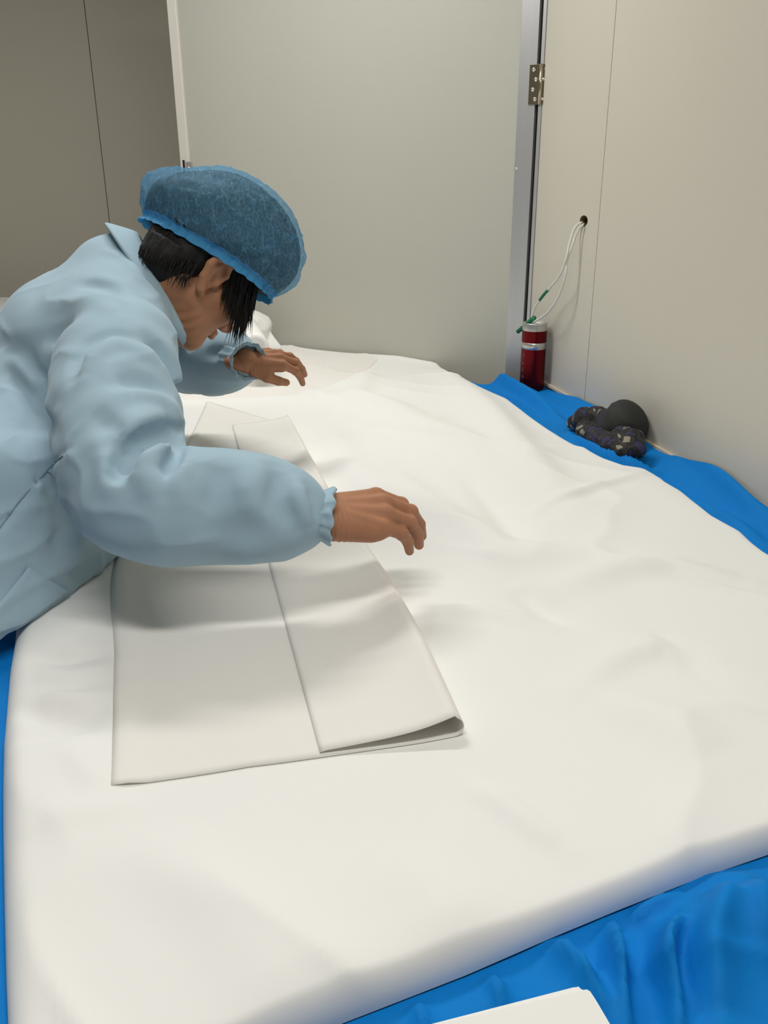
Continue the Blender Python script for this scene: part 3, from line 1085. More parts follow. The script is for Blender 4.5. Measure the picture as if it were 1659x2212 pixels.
V, Q = nets(bundle, bc + np.array([-0.26, -0.15, bc[2] * 0 - 0.16]), bc + np.array([0.14, 0.15, 0.10]), 0.006)
V[:, 2] = np.maximum(V[:, 2], z_on(V[:, :2]) + 0.004)
o = pmesh('fabric_bundle', V, Q, M_white, origin=(bc[0] - 0.04, bc[1], ZS))
tag(o, 'crumpled grey-white fabric bundle on the far end behind the face', 'fabric')
# sheet hung over the pile against the door: a sloping flank
h0 = [at(562, 684, 3.04), at(572, 696, 3.04), at(588, 722, 3.03), at(609, 750, 3.02)]
prof2 = catmull(h0, 10)
sv2 = []
for k, p in enumerate(prof2):
    rowp = []
    for q in np.linspace(0, 1, 16):
        z = p[2] - 0.0 * q
        rowp.append(p + np.array([-0.22, 0.05, 0]) * q + ZU * 0.012 * math.sin(q * 9) * q)
    sv2.append(rowp)
foot = [np.array([p[0], p[1], ZS + 0.004]) for p in sv2[-1]]
sv2.append(foot)
top = [p + np.array([-0.02, 0.03, 0.0]) for p in sv2[0]]
back = [np.array([p[0], p[1] + 0.02, ZS + 0.004]) for p in top]
sv2 = [back, top] + sv2
sv2 = np.array(sv2)
o = pmesh('draped_sheet', sv2.reshape(-1, 3), grid_quads(sv2.shape[0], sv2.shape[1]), M_white, origin=(sv2[3, 8, 0], sv2[3, 8, 1], ZS))
tag(o, 'white sheet sloping down beside the door behind the crumpled bundle', 'fabric')
sm = o.modifiers.new('thick', 'SOLIDIFY'); sm.thickness = 0.003; sm.offset = -1.0

# second table with its own white stack, far left
fe = onz(0, 641, 0.87)
sx0, sx1, sy0, sy1 = -2.95, -1.35, fe[1] - 0.72, fe[1] + 0.02
tb2 = empty('side_table', ((sx0 + sx1) / 2, (sy0 + sy1) / 2, 0))
tag(tb2, 'second table in the far left corner behind the worker', 'table')
box('table_top', ((sx0 + sx1) / 2, (sy0 + sy1) / 2, 0.78), (sx1 - sx0, sy1 - sy0, 0.04), M_wood, tb2, bevel=0.003)
for x in (sx0 + 0.06, sx1 - 0.06):
    for y in (sy0 + 0.06, sy1 - 0.06):
        box('leg', (x, y, 0.38), (0.05, 0.05, 0.76), M_leg, tb2, bevel=0.004)
o = box('fabric_pile', ((sx0 + sx1) / 2, (sy0 + sy1) / 2, 0.835), (sx1 - sx0 - 0.04, sy1 - sy0 - 0.04, 0.07), M_white, None, bevel=0.02, seg=4, smooth=True)
tag(o, 'white fabric pile on the far left table behind the back of the jacket', 'fabric')

# ------------------------------------------------------------------ the worker
M_skin = mat('skin', (0.40, 0.185, 0.10), 0.55, noise=0.10, nscale=60, bump=0.10, bscale=260, bdist=0.0008, sss=0.12, spec=0.35)
M_coat = mat('light_blue_workwear', (0.35, 0.485, 0.575), 0.85, noise=0.03, nscale=14, bump=0.10, bscale=900, bdist=0.0004, sheen=0.15, spec=0.15)
M_hair = mat('black_hair', (0.008, 0.007, 0.006), 0.6, spec=0.3, noise=0.3, nscale=60, bump=0.35, bscale=260, stretch=(1, 1, 0.15), bdist=0.002)
M_shoe = mat('white_shoe', (0.7, 0.7, 0.7), 0.5)
M_eye = mat('dark_eye', (0.02, 0.015, 0.012), 0.2)


def unit(v):
    v = np.asarray(v, float)
    return v / np.linalg.norm(v)


# --- skeleton (world metres)
BETA = math.radians(46)
YAW = math.radians(38)
HS = 0.93                                                       # head size
hf = np.array([math.cos(BETA) * math.cos(YAW), math.cos(BETA) * math.sin(YAW), -math.sin(BETA)])
hu = np.array([math.sin(BETA) * math.cos(YAW), math.sin(BETA) * math.sin(YAW), math.cos(BETA)])
hr = np.cross(hf, hu)
AXH = np.array([hr, hf, hu])
ear = at(464, 606, 1.45)
HC = ear - hr * 0.074 * HS
col_b, col_f = at(257, 520, 1.57), at(396, 740, 1.50)            # collar seam: spine side, throat side
edg_b, edg_f = at(308, 524, 1.56), at(414, 742, 1.51)            # collar upper edge
NB = (col_b + col_f) / 2 + np.array([0.035, 0.02, 0.0])             # neck base inside the collar
T3 = np.array([-0.46, 1.56, 1.165])
T2 = np.array([-0.56, 1.49, 1.105])
T1 = np.array([-0.76, 1.38, 0.965])
T0 = np.array([-0.98, 1.27, 0.89])
ta = unit(T2 - T0)
tr_ = unit(np.cross(ta, ZU))
tn = np.cross(tr_, ta)
AXT = np.array([ta, tr_, tn])
SR = at(262, 760, 1.33)
ER = at(300, 1075, 1.12)
WR = at(690, 1112, 1.14)
SL = np.array([-0.50, 1.74, 1.16])
EL = np.array([-0.47, 1.93, 1.03])
WL = at(528, 780, 1.72)


def head_sdf(P):
    q = (P - HC) @ AXH.T / HS
    d = s_ell(q, (0, -0.018, 0.045), (0.073, 0.092, 0.085))
    d = smin(d, s_ell(q, (0, 0.032, -0.022), (0.060, 0.060, 0.085)), 0.03)
    d = smin(d, s_cone(q, (0, 0.045, -0.06), (0, 0.066, -0.096), 0.036, 0.020), 0.02)
    qa = q.copy(); qa[:, 0] = np.abs(qa[:, 0])
    d = smin(d, s_cone(qa, (0.050, -0.002, -0.045), (0.018, 0.060, -0.094), 0.018, 0.016), 0.022)
    d = smin(d, s_cone(qa, (0.050, 0.030, -0.012), (0.030, 0.072, -0.02), 0.020, 0.020), 0.02)
    d = smin(d, s_cone(qa, (0.0, 0.084, 0.026), (0.036, 0.076, 0.026), 0.013, 0.012), 0.014)
    d = smax(d, -s_ell(qa, (0.031, 0.100, 0.007), (0.017, 0.016, 0.011)), 0.008)
    d = smin(d, s_ell(qa, (0.031, 0.080, 0.006), (0.013, 0.012, 0.012)), 0.003)
    d = smin(d, s_cone(q, (0, 0.090, 0.012), (0, 0.112, -0.028), 0.008, 0.011), 0.010)
    d = smin(d, s_cone(qa, (0.0, 0.104, -0.034), (0.011, 0.098, -0.034), 0.009, 0.007), 0.006)
    d = smin(d, s_cone(qa, (0, 0.098, -0.053), (0.021, 0.088, -0.055), 0.006, 0.003), 0.005)
    d = smin(d, s_cone(qa, (0, 0.097, -0.063), (0.018, 0.088, -0.061), 0.0065, 0.003), 0.005)
    # ears
    ex = (qa - np.array([0.071, -0.008, 0.002])) / 1.28
    # helix leans back
    hel = [(0.002, 0.012, -0.004), (0.006, 0.014, 0.014), (0.010, 0.008, 0.027), (0.014, -0.006, 0.031), (0.018, -0.018, 0.022), (0.018, -0.021, 0.006), (0.013, -0.016, -0.012), (0.008, -0.006, -0.026), (0.003, 0.002, -0.030)]
    de = s_chain(ex, np.array(hel), [0.0035, 0.0045, 0.005, 0.005, 0.005, 0.005, 0.005, 0.0065, 0.005], 0.003)
    plate = s_ell(ex, (0.007, -0.004, 0.002), (0.0055, 0.016, 0.026), np.array([unit((1, 0.45, 0)), unit((-0.45, 1, 0)), (0, 0, 1.0)]))
    ant = s_chain(ex, np.array([(0.011, -0.004, 0.018), (0.013, -0.011, 0.006), (0.011, -0.009, -0.010)]), [0.003, 0.0035, 0.003], 0.003)
    de = smin(de, smin(plate, ant, 0.004), 0.005)
    de = smin(de, s_ell(ex, (0.003, 0.010, -0.004), (0.005, 0.004, 0.006)), 0.004)
    de = smax(de, -s_ell(ex, (0.014, 0.002, -0.002), (0.009, 0.006, 0.010)), 0.004)
    d = smin(d, de * 1.28, 0.006) * HS
    # neck with two soft creases under the jaw
    dn = s_cone(P, NB, HC - hu * 0.03 - hf * 0.022, 0.060, 0.054)
    dn = smin(dn, s_cone(P, NB - hu * 0.0 + hf * 0.03, HC - hu * 0.06 + hf * 0.02, 0.045, 0.035), 0.03)
    cre = 0.0011 * np.sin(((P - HC) @ unit(hu * 0.45 - hf * 0.9)) * 330) * np.exp(-(((P - HC) @ hu + 0.085) / 0.035) ** 2) * np.exp(-(((P - HC) @ hf - 0.02) / 0.03) ** 2)
    return smin(d, dn, 0.022) + cre


def hand_sdf_factory(W0, xdir, zdir, side, curl, scale=0.95, spread=0.0, thumb_in=0.0):
    x = unit(xdir)
    z = unit(np.asarray(zdir) - x * (np.dot(zdir, x)))
    y = np.cross(z, x) * side                                     # towards the thumb
    AX = np.array([x, y, z])
    mcp = [(0.088, 0.026, 0.002), (0.091, 0.005, 0.006), (0.086, -0.016, 0.003), (0.077, -0.034, -0.004)]
    ln = [(0.040, 0.025, 0.021), (0.044, 0.028, 0.022), (0.041, 0.026, 0.021), (0.032, 0.020, 0.018)]
    rd = [0.0095, 0.0097, 0.0092, 0.0082]
    fingers = []
    for i in range(4):
        p = np.array(mcp[i])
        pts = [p]
        a = 0.0
        yaw = spread * (1.5 - i)
        for j in range(3):
            a += curl[i][j]
            dv = np.array([math.cos(a) * math.cos(yaw), math.sin(yaw), -math.sin(a)])
            p = p + dv * ln[i][j]
            pts.append(p)
        fingers.append((np.array(pts), rd[i]))
    th = np.array([(0.018, 0.022, -0.010), (0.046, 0.040 - thumb_in, -0.020), (0.074, 0.047 - 1.5 * thumb_in, -0.028), (0.096, 0.047 - 2 * thumb_in, -0.034)])

    def f(P):
        q = ((P - W0) @ AX.T) / scale
        d = s_ell(q, (-0.005, 0.0, 0.0), (0.05, 0.029, 0.020))
        for (mx, my, mz), rr in zip(mcp, (0.0135, 0.0140, 0.0135, 0.0125)):
            d = smin(d, s_cone(q, (0.010, my * 0.55, 0.001), (mx - 0.004, my, mz - 0.004), 0.017, rr), 0.010)
        d = smin(d, s_cone(q, (0.020, -0.020, -0.010), (0.060, -0.030, -0.012), 0.016, 0.013), 0.012)
        d = smin(d, s_cone(q, (0.020, 0.018, -0.012), (0.046, 0.030, -0.016), 0.017, 0.013), 0.012)
        # tendons on the back
        for (mx, my, mz) in mcp:
            d = smin(d, s_cone(q, (0.030, my * 0.6, 0.012), (mx - 0.006, my, mz + 0.0075), 0.0035, 0.004), 0.006)
        dfing = None
        for pts, r in fingers:
            e = s_chain(q, pts, [r * 1.12, r * 1.0, r * 0.92, r * 0.74], 0.002)
            for jn in pts[:2]:
                e = smin(e, np.linalg.norm(q - jn, axis=1) - r * 1.12, 0.003)
            d = smin(d, e, 0.0055) if dfing is None else smin(d, e, 0.0055)
            dfing = 1
        e = s_chain(q, th, [0.015, 0.0125, 0.0105, 0.0085], 0.004)
        d = smin(d, e, 0.007)
        wr_ = 0.0007 * np.sin(q[:, 0] * 900) * np.exp(-((q[:, 0] - 0.01) / 0.02) ** 2)
        return (d + wr_) * scale
    return f


RAD = math.radians
hxR = unit(np.array([0.93, 0.36, -0.05]))
hzR = unit(np.array([-0.10, -0.35, 1.0]))
curlR = [[RAD(24), RAD(24), RAD(16)], [RAD(26), RAD(28), RAD(16)], [RAD(27), RAD(28), RAD(18)], [RAD(28), RAD(26), RAD(18)]]
hand_r = hand_sdf_factory(WR, hxR, hzR, 1, curlR, 1.04, -0.035, 0.008)
hxL = unit(np.array([0.84, 0.52, -0.06]))
hzL = unit(np.array([0.15, -0.45, 0.9]))
curlL = [[RAD(26), RAD(22), RAD(14)], [RAD(20), RAD(22), RAD(14)], [RAD(14), RAD(20), RAD(12)], [RAD(10), RAD(18), RAD(12)]]
hand_l = hand_sdf_factory(WL, hxL, hzL, -1, curlL, 0.86, 0.05)


def arm(P, S, E, Wd):
    return s_chain(P, [S, E, Wd], [0.048, 0.038, 0.027], 0.02)


HIPR = T0 + tr_ * 0.085 + np.array([-0.02, 0, -0.05])
HIPL = T0 - tr_ * 0.085 + np.array([-0.02, 0, -0.05])
KR = np.array([-1.00, 1.17, 0.48]); KL = np.array([-1.09, 1.36, 0.48])
AR = np.array([-1.04, 1.16, 0.08]); AL = np.array([-1.13, 1.36, 0.08])


def body_sdf(P):
    d = s_ell(P, T2 + ta * 0.03 - tn * 0.01, (0.12, 0.14, 0.085), AXT)
    d = smin(d, s_ell(P, T1 - tn * 0.01, (0.16, 0.115, 0.075), AXT), 0.04)
    d = smin(d, s_ell(P, T0, (0.13, 0.155, 0.11), AXT), 0.05)
    d = smin(d, s_cone(P, SR, SL, 0.055, 0.055), 0.04)
    d = smin(d, s_cone(P, T3, NB, 0.07, 0.06), 0.03)
    d = smin(d, arm(P, SR, ER, WR), 0.03)
    d = smin(d, arm(P, SL, EL, WL), 0.03)
    d = smin(d, s_chain(P, [HIPR, KR, AR], [0.075, 0.052, 0.036], 0.02), 0.04)
    d = smin(d, s_chain(P, [HIPL, KL, AL], [0.075, 0.052, 0.036], 0.02), 0.04)
    d = smin(d, head_sdf(P), 0.02)
    d = np.minimum(d, hand_r(P))
    d = np.minimum(d, hand_l(P))
    return d


person = empty('person', (-1.05, 1.26, 0.0))
tag(person, 'worker in a light blue jacket and blue hair net leaning over the table', 'person')
# one continuous skin surface: fine where it shows, coarser under the clothes
Ball, Qall = [], []
nv_ = 0
boxes = []
head_lo, head_hi = HC - np.array([0.16, 0.15, 0.165]), HC + np.array([0.16, 0.16, 0.15])
hr_lo, hr_hi = WR + np.array([-0.03, -0.08, -0.10]), WR + np.array([0.20, 0.20, 0.07])
hl_lo, hl_hi = WL + np.array([-0.03, -0.08, -0.11]), WL + np.array([0.20, 0.18, 0.07])
FB = [(head_lo, head_hi, 0.0024), (hr_lo, hr_hi, 0.0018), (hl_lo, hl_hi, 0.0020)]
V, Q = nets(body_sdf, (-1.28, 0.98, 0.02), (0.2, 2.05, 1.45), 0.011)
inside = np.zeros(len(V), bool)
for lo_, hi_, _h in FB:
    inside |= ((V > lo_ + 0.008) & (V < hi_ - 0.008)).all(1)
Q = Q[~inside[Q].all(1)]
Ball.append(V); Qall.append(Q); nv_ += len(V)
for lo_, hi_, h_ in FB:
    V, Q = nets(body_sdf, lo_, hi_, h_)
    Ball.append(V); Qall.append(Q + nv_); nv_ += len(V)
Vb_, Qb_ = np.concatenate(Ball), np.concatenate(Qall)
used = np.unique(Qb_)
remap = -np.ones(len(Vb_), int); remap[used] = np.arange(len(used))
body = pmesh('body', Vb_[used], remap[Qb_], M_skin, person)
for sgn in (-1, 1):
    ec = HC + (hr * sgn * 0.031 + hf * 0.0835 + hu * 0.006) * HS
    V, Q = lathe_geo([(0.0001, 0.0098), (0.004, 0.0088), (0.0075, 0.006), (0.009, 0.002), (0.009, -0.002)], ec, hf, 16)
    pmesh('eye', V, Q, M_eye, person)

# --- jacket
co_c, ci_c = (col_b + col_f) / 2, (edg_b + edg_f) / 2
ea_o, ea_i = (col_b - col_f) / 2, (edg_b - edg_f) / 2
sd = unit(np.array([0.32, -0.95, 0.0]))
sd = unit(sd - unit(ea_o) * (sd @ unit(ea_o)))
cax = np.cross(sd, unit(ea_o))
if cax @ (HC - co_c) < 0:
    cax = -cax
hems = [onz(290, 1150, ZS + 0.015), onz(250, 1172, ZS + 0.015), onz(200, 1218, ZS + 0.015), onz(138, 1264, ZS + 0.015), onz(75, 1306, ZS + 0.015), onz(15, 1345, ZS + 0.015), onz(-70, 1395, ZS + 0.015)]
uppers = [at(290, 1000, 1.40), at(240, 1020, 1.36), at(180, 1020, 1.33), at(110, 1020, 1.29), at(50, 1020, 1.25), at(-20, 1030, 1.21), at(-110, 1040, 1.17)]
sleeve_r = catmull([SR, (SR + ER) / 2 + np.array([-0.015, -0.01, 0.005]), ER, (ER * 0.55 + WR * 0.45), ER * 0.3 + WR * 0.7, WR - unit(WR - ER) * 0.034], 3)
rad_r = np.interp(np.linspace(0, 1, len(sleeve_r)), [0, 0.2, 0.4, 0.6, 0.8, 0.93, 1.0], [0.088, 0.090, 0.079, 0.070, 0.064, 0.057, 0.047])
sleeve_l = catmull([SL, (SL + EL) / 2, EL, (EL + WL) / 2, EL * 0.3 + WL * 0.7, WL - unit(WL - EL) * 0.030], 3)
rad_l = np.interp(np.linspace(0, 1, len(sleeve_l)), [0, 0.2, 0.4, 0.6, 0.8, 0.93, 1.0], [0.085, 0.085, 0.078, 0.074, 0.064, 0.056, 0.045])

HEM, UPS = resample(np.array(hems), 12), resample(np.array(uppers), 12)


def coat_base(P):
    d = s_ell(P, T2 + tn * 0.008 + ta * 0.028, (0.134, 0.190, 0.126), AXT)
    d = smin(d, s_ell(P, T1, (0.18, 0.195, 0.105), AXT), 0.05)
    d = smin(d, s_ell(P, T0 - ta * 0.02, (0.20, 0.20, 0.155), AXT), 0.06)
    d = smin(d, s_ell(P, T1 * 0.5 + T2 * 0.5 - tn * 0.018 + tr_ * 0.01, (0.17, 0.200, 0.112), AXT), 0.05)
    d = smin(d, s_chain(P, [SR + np.array([-0.02, 0.03, 0.0]), T3 + tn * 0.052 + ta * 0.020, SL], [0.085, 0.088, 0.085], 0.02), 0.05)
    # front hanging down to the table
    dd_ = None
    for u_, h_ in zip(UPS, HEM):
        e = s_cone(P, u_, h_, 0.042, 0.020)
        dd_ = e if dd_ is None else smin(dd_, e, 0.024)
    for u_ in uppers[1::2]:
        dd_ = smin(dd_, s_cone(P, u_, u_ * 0.6 + (T1 + T2) * 0.2, 0.045, 0.06), 0.030)
    d = smin(d, dd_, 0.05)
    # neck opening
    qn = P - co_c
    al_ = qn @ cax
    qe = np.sqrt((qn @ unit(ea_o) / 0.112) ** 2 + (qn @ sd / 0.150) ** 2)
    carve = np.maximum(np.maximum(-al_ + 0.000, (qe - 1) * 0.11), al_ - 0.14)
    d = smax(d, -carve, 0.012)
    ds = s_chain(P, sleeve_r, rad_r, 0.012)
    d = smin(d, ds, 0.009)
    dl_ = s_chain(P, sleeve_l, rad_l, 0.012)
    d = smin(d, dl_, 0.025)
    # lies on the table top, hem hangs free beside the edge
    wq = (P[:, :2] - OW[:2]) @ NW[:2]
    floor_ = np.where(wq > -1.47, ZS + 0.003 - P[:, 2], 0.62 - P[:, 2])
    return smax(d, floor_, 0.01)


COAT_PX = [  # polyline on the jacket (survey pixels), width, relief
    ([(160, 815), (170, 770), (195, 738), (245, 720), (300, 728), (345, 752)], 0.013, -0.010),
    ([(178, 820), (205, 768), (255, 748), (310, 765), (350, 795)], 0.014, 0.007),
    ([(255, 1020), (280, 975), (330, 945), (372, 928), (400, 915)], 0.013, -0.046),
    ([(285, 1020), (310, 990), (345, 970), (385, 960)], 0.014, 0.012),
    ([(250, 960), (300, 915), (360, 895), (400, 890)], 0.018, 0.008),
    ([(362, 1030), (370, 990), (388, 955)], 0.012, -0.010),
    ([(300, 1010), (325, 1040), (335, 1080)], 0.014, 0.007),
    ([(400, 1000), (380, 1040), (390, 1080)], 0.012, 0.006),
    ([(0, 1140), (75, 1045), (150, 970)], 0.004, -0.004),
    ([(10, 1150), (85, 1058), (155, 985)], 0.008, 0.003),
    ([(330, 730), (365, 775), (388, 830), (398, 880)], 0.018, -0.024),
    ([(20, 805), (80, 880), (118, 935)], 0.015, -0.008),
    ([(0, 740), (50, 760), (90, 830), (110, 880)], 0.015, -0.006),
    ([(30, 770), (80, 830), (115, 890)], 0.014, 0.006),
    ([(350, 840), (300, 822), (250, 832)], 0.014, -0.008),
    ([(390, 900), (340, 862), (280, 850)], 0.014, 0.007),
    ([(230, 960), (235, 1020), (250, 1080)], 0.018, 0.006),
    ([(215, 900), (250, 930), (245, 990)], 0.014, -0.006),
    ([(170, 615), (230, 622), (290, 650)], 0.014, -0.006),
    ([(120, 660), (190, 650), (260, 680)], 0.018, 0.005),
    ([(235, 545), (270, 560), (300, 600)], 0.012, 0.005),
    ([(90, 740), (130, 720), (160, 690)], 0.016, -0.006),
    ([(480, 1000), (470, 1060), (440, 1110)], 0.016, -0.008),
    ([(560, 1000), (540, 1060), (545, 1110)], 0.016, 0.006),
    ([(600, 1010), (600, 1080), (640, 1140)], 0.014, -0.007),
    ([(640, 1040), (650, 1090), (670, 1140)], 0.010, 0.006),
    ([(665, 1050), (680, 1090), (680, 1130)], 0.008, -0.006),
    ([(400, 1130), (500, 1150), (600, 1150)], 0.025, -0.005),
    ([(50, 1000), (60, 1080), (40, 1150)], 0.02, 0.005),
    ([(120, 1060), (140, 1130), (120, 1200)], 0.02, -0.007),
    ([(200, 1100), (180, 1180), (130, 1240)], 0.02, 0.006),
    ([(440, 770), (480, 760), (520, 770)], 0.014, -0.005),
]
COAT_F = []
for pts, wd, am in COAT_PX:
    q = trace_many(coat_base, pts)
    q = q[~np.isnan(q[:, 0])]
    if len(q) > 1:
        COAT_F.append((np.array(q), wd, am))


CUTS = [([(250, 1030), (275, 982), (325, 948), (372, 930), (405, 915)], 0.021), ([(338, 735), (366, 775), (388, 830), (397, 885)], 0.024),
        ([(364, 1030), (372, 985), (392, 950)], 0.010)]
CUT3 = []
for pts, r_ in CUTS:
    q = trace_many(coat_base, catmull(pts, 3))
    q = q[~np.isnan(q[:, 0])]
    if len(q) > 2:
        CUT3.append((q, r_ * np.sin(np.linspace(0.25, math.pi - 0.35, len(q))), q.min(0) - 0.05, q.max(0) + 0.05))


def coat(P):
    d = coat_base(P)
    for q, r_, lo_, hi_ in CUT3:
        mm = ((P > lo_) & (P < hi_)).all(1)
        if mm.any():
            d[mm] = smax(d[mm], -s_chain(P[mm], q, r_, 0), 0.006)
    m = np.abs(d) < 0.06
    if m.any():
        Pm = P[m]
        d[m] -= 1.9 * folds(Pm, COAT_F) + 0.0035 * fbm(Pm * 11, 2, 7) + 0.0035 * (1 - np.abs(vnoise(Pm * np.array([12, 12, 20]), 12))) ** 4
    return d


Vj, Qj = nets(coat, (-1.24, 0.88, 0.60), (0.02, 2.06, 1.36), 0.0044)
jacket = pmesh('jacket', Vj, Qj, M_coat, person)

# collar: a turned-down band round the neck
NT = 72
cv = []
for (m_, ka, kb) in ((0.40, 0.80, 0.086), (0.75, 0.86, 0.089), (0.95, 0.91, 0.092), (1.03, 0.95, 0.097), (1.0, 0.98, 0.102), (0.8, 0.99, 0.109), (0.5, 1.0, 0.117), (0.2, 1.0, 0.125), (0.0, 1.0, 0.130), (-0.12, 1.0, 0.132), (-0.2, 0.98, 0.129)):
    row = []
    for k in range(NT + 1):
        a = 2 * math.pi * k / NT
        c_ = co_c * (1 - m_) + ci_c * m_
        ea = ea_o * (1 - m_) + ea_i * m_
        wob = 1 + 0.012 * math.sin(3 * a + 1)
        row.append(c_ + ea * ka * wob * math.cos(a) + sd * kb * wob * math.sin(a))
    cv.append(row)
cv = np.array(cv)
co = pmesh('collar', cv.reshape(-1, 3), grid_quads(cv.shape[0], cv.shape[1]), M_coat, jacket)
sm = co.modifiers.new('thick', 'SOLIDIFY'); sm.thickness = 0.004; sm.offset = 0

# gathered cuffs
for W0, sl_ in ((WR, sleeve_r), (WL, sleeve_l)):
    a_ = unit(sl_[-1] - sl_[-3])
    x_ = unit(np.cross(a_, ZU)); y_ = np.cross(x_, a_)
    rows_ = []
    for (rr, hh_) in ((0.048, -0.022), (0.040, -0.008), (0.036, 0.002), (0.040, 0.010), (0.043, 0.015), (0.041, 0.018), (0.034, 0.012)):
        row = []
        for k in range(72):
            a = 2 * math.pi * k / 72
            r_ = rr * (1 + 0.035 * math.sin(13 * a + 2 * math.sin(2 * a)) + 0.02 * math.sin(29 * a))
            row.append(W0 + a_ * (hh_ + 0.002 * math.sin(9 * a)) + x_ * r_ * math.cos(a) + y_ * r_ * 0.9 * math.sin(a))
        row.append(row[0])
        rows_.append(row)
    rows_ = np.array(rows_)
    pmesh('cuff', rows_.reshape(-1, 3), grid_quads(rows_.shape[0], rows_.shape[1])[:, ::-1], M_coat, jacket)

# stitched seams
M_seam = mat('seam_thread', (0.20, 0.30, 0.38), 0.9)
for pts in ([(-30, 1178), (0, 1140), (40, 1085), (75, 1045), (112, 1006), (136, 984)],):
    q = trace_many(coat, catmull(pts, 6))
    q = q[~np.isnan(q[:, 0])]
    if len(q) > 4:
        tube('seam', smooth_poly(q, 2), 0.0012, M_seam, jacket, 6)

# patch pocket on the near side
nI, nJ = 16, 12
pix = []
for i in range(nI):
    for j in range(nJ):
        u, v = i / (nI - 1), j / (nJ - 1)
        pix.append(((62 * (1 - u) + 150 * u) * (1 - v) + (-75 * (1 - u) + 48 * u) * v,
                    (1225 * (1 - u) + 1279 * u) * (1 - v) + (1395 * (1 - u) + 1350 * u) * v))
pp = trace_many(coat, pix, 0.6, 1.6)
good = ~np.isnan(pp[:, 0])
for k in np.where(~good)[0]:
    pp[k] = pp[np.where(good)[0][np.argmin(np.abs(np.where(good)[0] - k))]]
pp = pp.reshape(nI, nJ, 3)
for i in range(nI):
    for j in range(nJ):
        lift = 0.007 if j == 0 and i < nI - 1 else (0.004 if i > 0 else 0.001)
        pp[i, j] -= unit(pp[i, j] - CAM) * lift
po = pmesh('pocket', pp.reshape(-1, 3), grid_quads(nI, nJ), M_coat, jacket)
sm = po.modifiers.new('thick', 'SOLIDIFY'); sm.thickness = 0.003; sm.offset = 0


# --- trousers and shoes
def trous(P):
    d = s_ell(P, T0 + np.array([-0.01, 0, -0.03]), (0.15, 0.185, 0.135), AXT)
    d = smin(d, s_chain(P, [HIPR, KR, AR], [0.105, 0.085, 0.075], 0.02), 0.03)
    d = smin(d, s_chain(P, [HIPL, KL, AL], [0.105, 0.085, 0.075], 0.02), 0.03)
    d = smax(d, 0.055 - P[:, 2], 0.005)
    return d - 0.004 * fbm(P * np.array([9, 9, 14]), 2, 3)


V, Q = nets(trous, (-1.30, 0.98, 0.03), (-0.7, 1.56, 1.10), 0.011)
pmesh('trousers', V, Q, M_coat, person)
for A_ in (AR, AL):
    def shoe(P, A_=A_):
        fd = np.array([0.88, 0.47, 0])
        d = s_chain(P, [A_ + np.array([0, 0, -0.04]) - fd * 0.03, A_ + fd * 0.06 - ZU * 0.042, A_ + fd * 0.15 - ZU * 0.048], [0.042, 0.042, 0.034], 0.02)
        d = smin(d, s_cone(P, A_ - ZU * 0.03, A_ + ZU * 0.03, 0.045, 0.042), 0.02)
        return smax(d, 0.001 - P[:, 2], 0.004)
    V, Q = nets(shoe, A_ - np.array([0.12, 0.12, 0.10]), A_ + np.array([0.24, 0.2, 0.09]), 0.006)
    pmesh('shoe', V, Q, M_shoe, person)

# --- hair
SN = 1.515
hc0 = at(485, 505, SN)
e1_ = unit(at(485 + 307, 505 + 180, SN) - hc0)
e2_ = unit(at(485 + 180, 505 - 307, SN) - hc0)
e2_ = unit(e2_ - e1_ * (e2_ @ e1_))
e3_ = np.cross(e1_, e2_)
if e3_ @ _F > 0:
    e3_ = -e3_
AXC = np.array([e1_, e2_, e3_])


def pouch(ux, uy):
    return 1 - 0.105 * np.exp(-(((ux + 0.66) / 0.55) ** 2 + ((uy - 0.66) / 0.42) ** 2))


def hair_sdf(P):
    q = (P - HC) @ AXH.T / HS
    d = s_ell(q, (0, -0.020, 0.046), (0.084, 0.104, 0.098))
    # nape
    d = smin(d, s_ell(q, (0, -0.068, -0.015), (0.056, 0.045, 0.062)), 0.02)
    cut = np.maximum(q[:, 1] + 0.028 - np.maximum(q[:, 2] - 0.012, 0) * 2.2, -q[:, 2] - 0.2)     # in front of / over the ear
    d = smax(d, cut, 0.006)
    d = smax(d, -q[:, 2] - 0.062 - 0.3 * (q[:, 1] + 0.07), 0.006)
    # volume inside the net
    qc = (P - hc0) @ AXC.T
    un = qc / np.array([0.15, 0.108, 0.126])
    un = un / (np.linalg.norm(un, axis=1)[:, None] + 1e-9)
    qc = qc / pouch(un[:, 0], un[:, 1])[:, None]
    dv = s_ell(qc, (-0.003, 0.0, -0.005), (0.145, 0.103, 0.121))
    dv = smax(dv, -qc[:, 1] - 0.050, 0.006)
    d = smin(d, dv, 0.012)
    ring_ = (np.abs(qc[:, 0] / 0.123) ** 2.3 + np.abs(qc[:, 2] / 0.103) ** 2.3) ** (1 / 2.3)
    lim = np.where(qc[:, 1] > -0.044, s_ell(qc, (0, 0, 0), (0.1465, 0.1045, 0.122)), np.where(qc[:, 1] > -0.072, (ring_ - 1) * 0.09, -1.0))
    d = np.maximum(d, lim)
    n = vnoise(np.c_[q[:, 0] * 160, q[:, 1] * 160, q[:, 2] * 26], 4)
    return d - 0.0016 * n


V, Q = nets(hair_sdf, hc0 - 0.20, hc0 + 0.19, 0.0034)
hair = pmesh('hair', V, Q, M_hair, person)
rng = np.random.default_rng(4)
SV, SQ = [], []
ns = 0


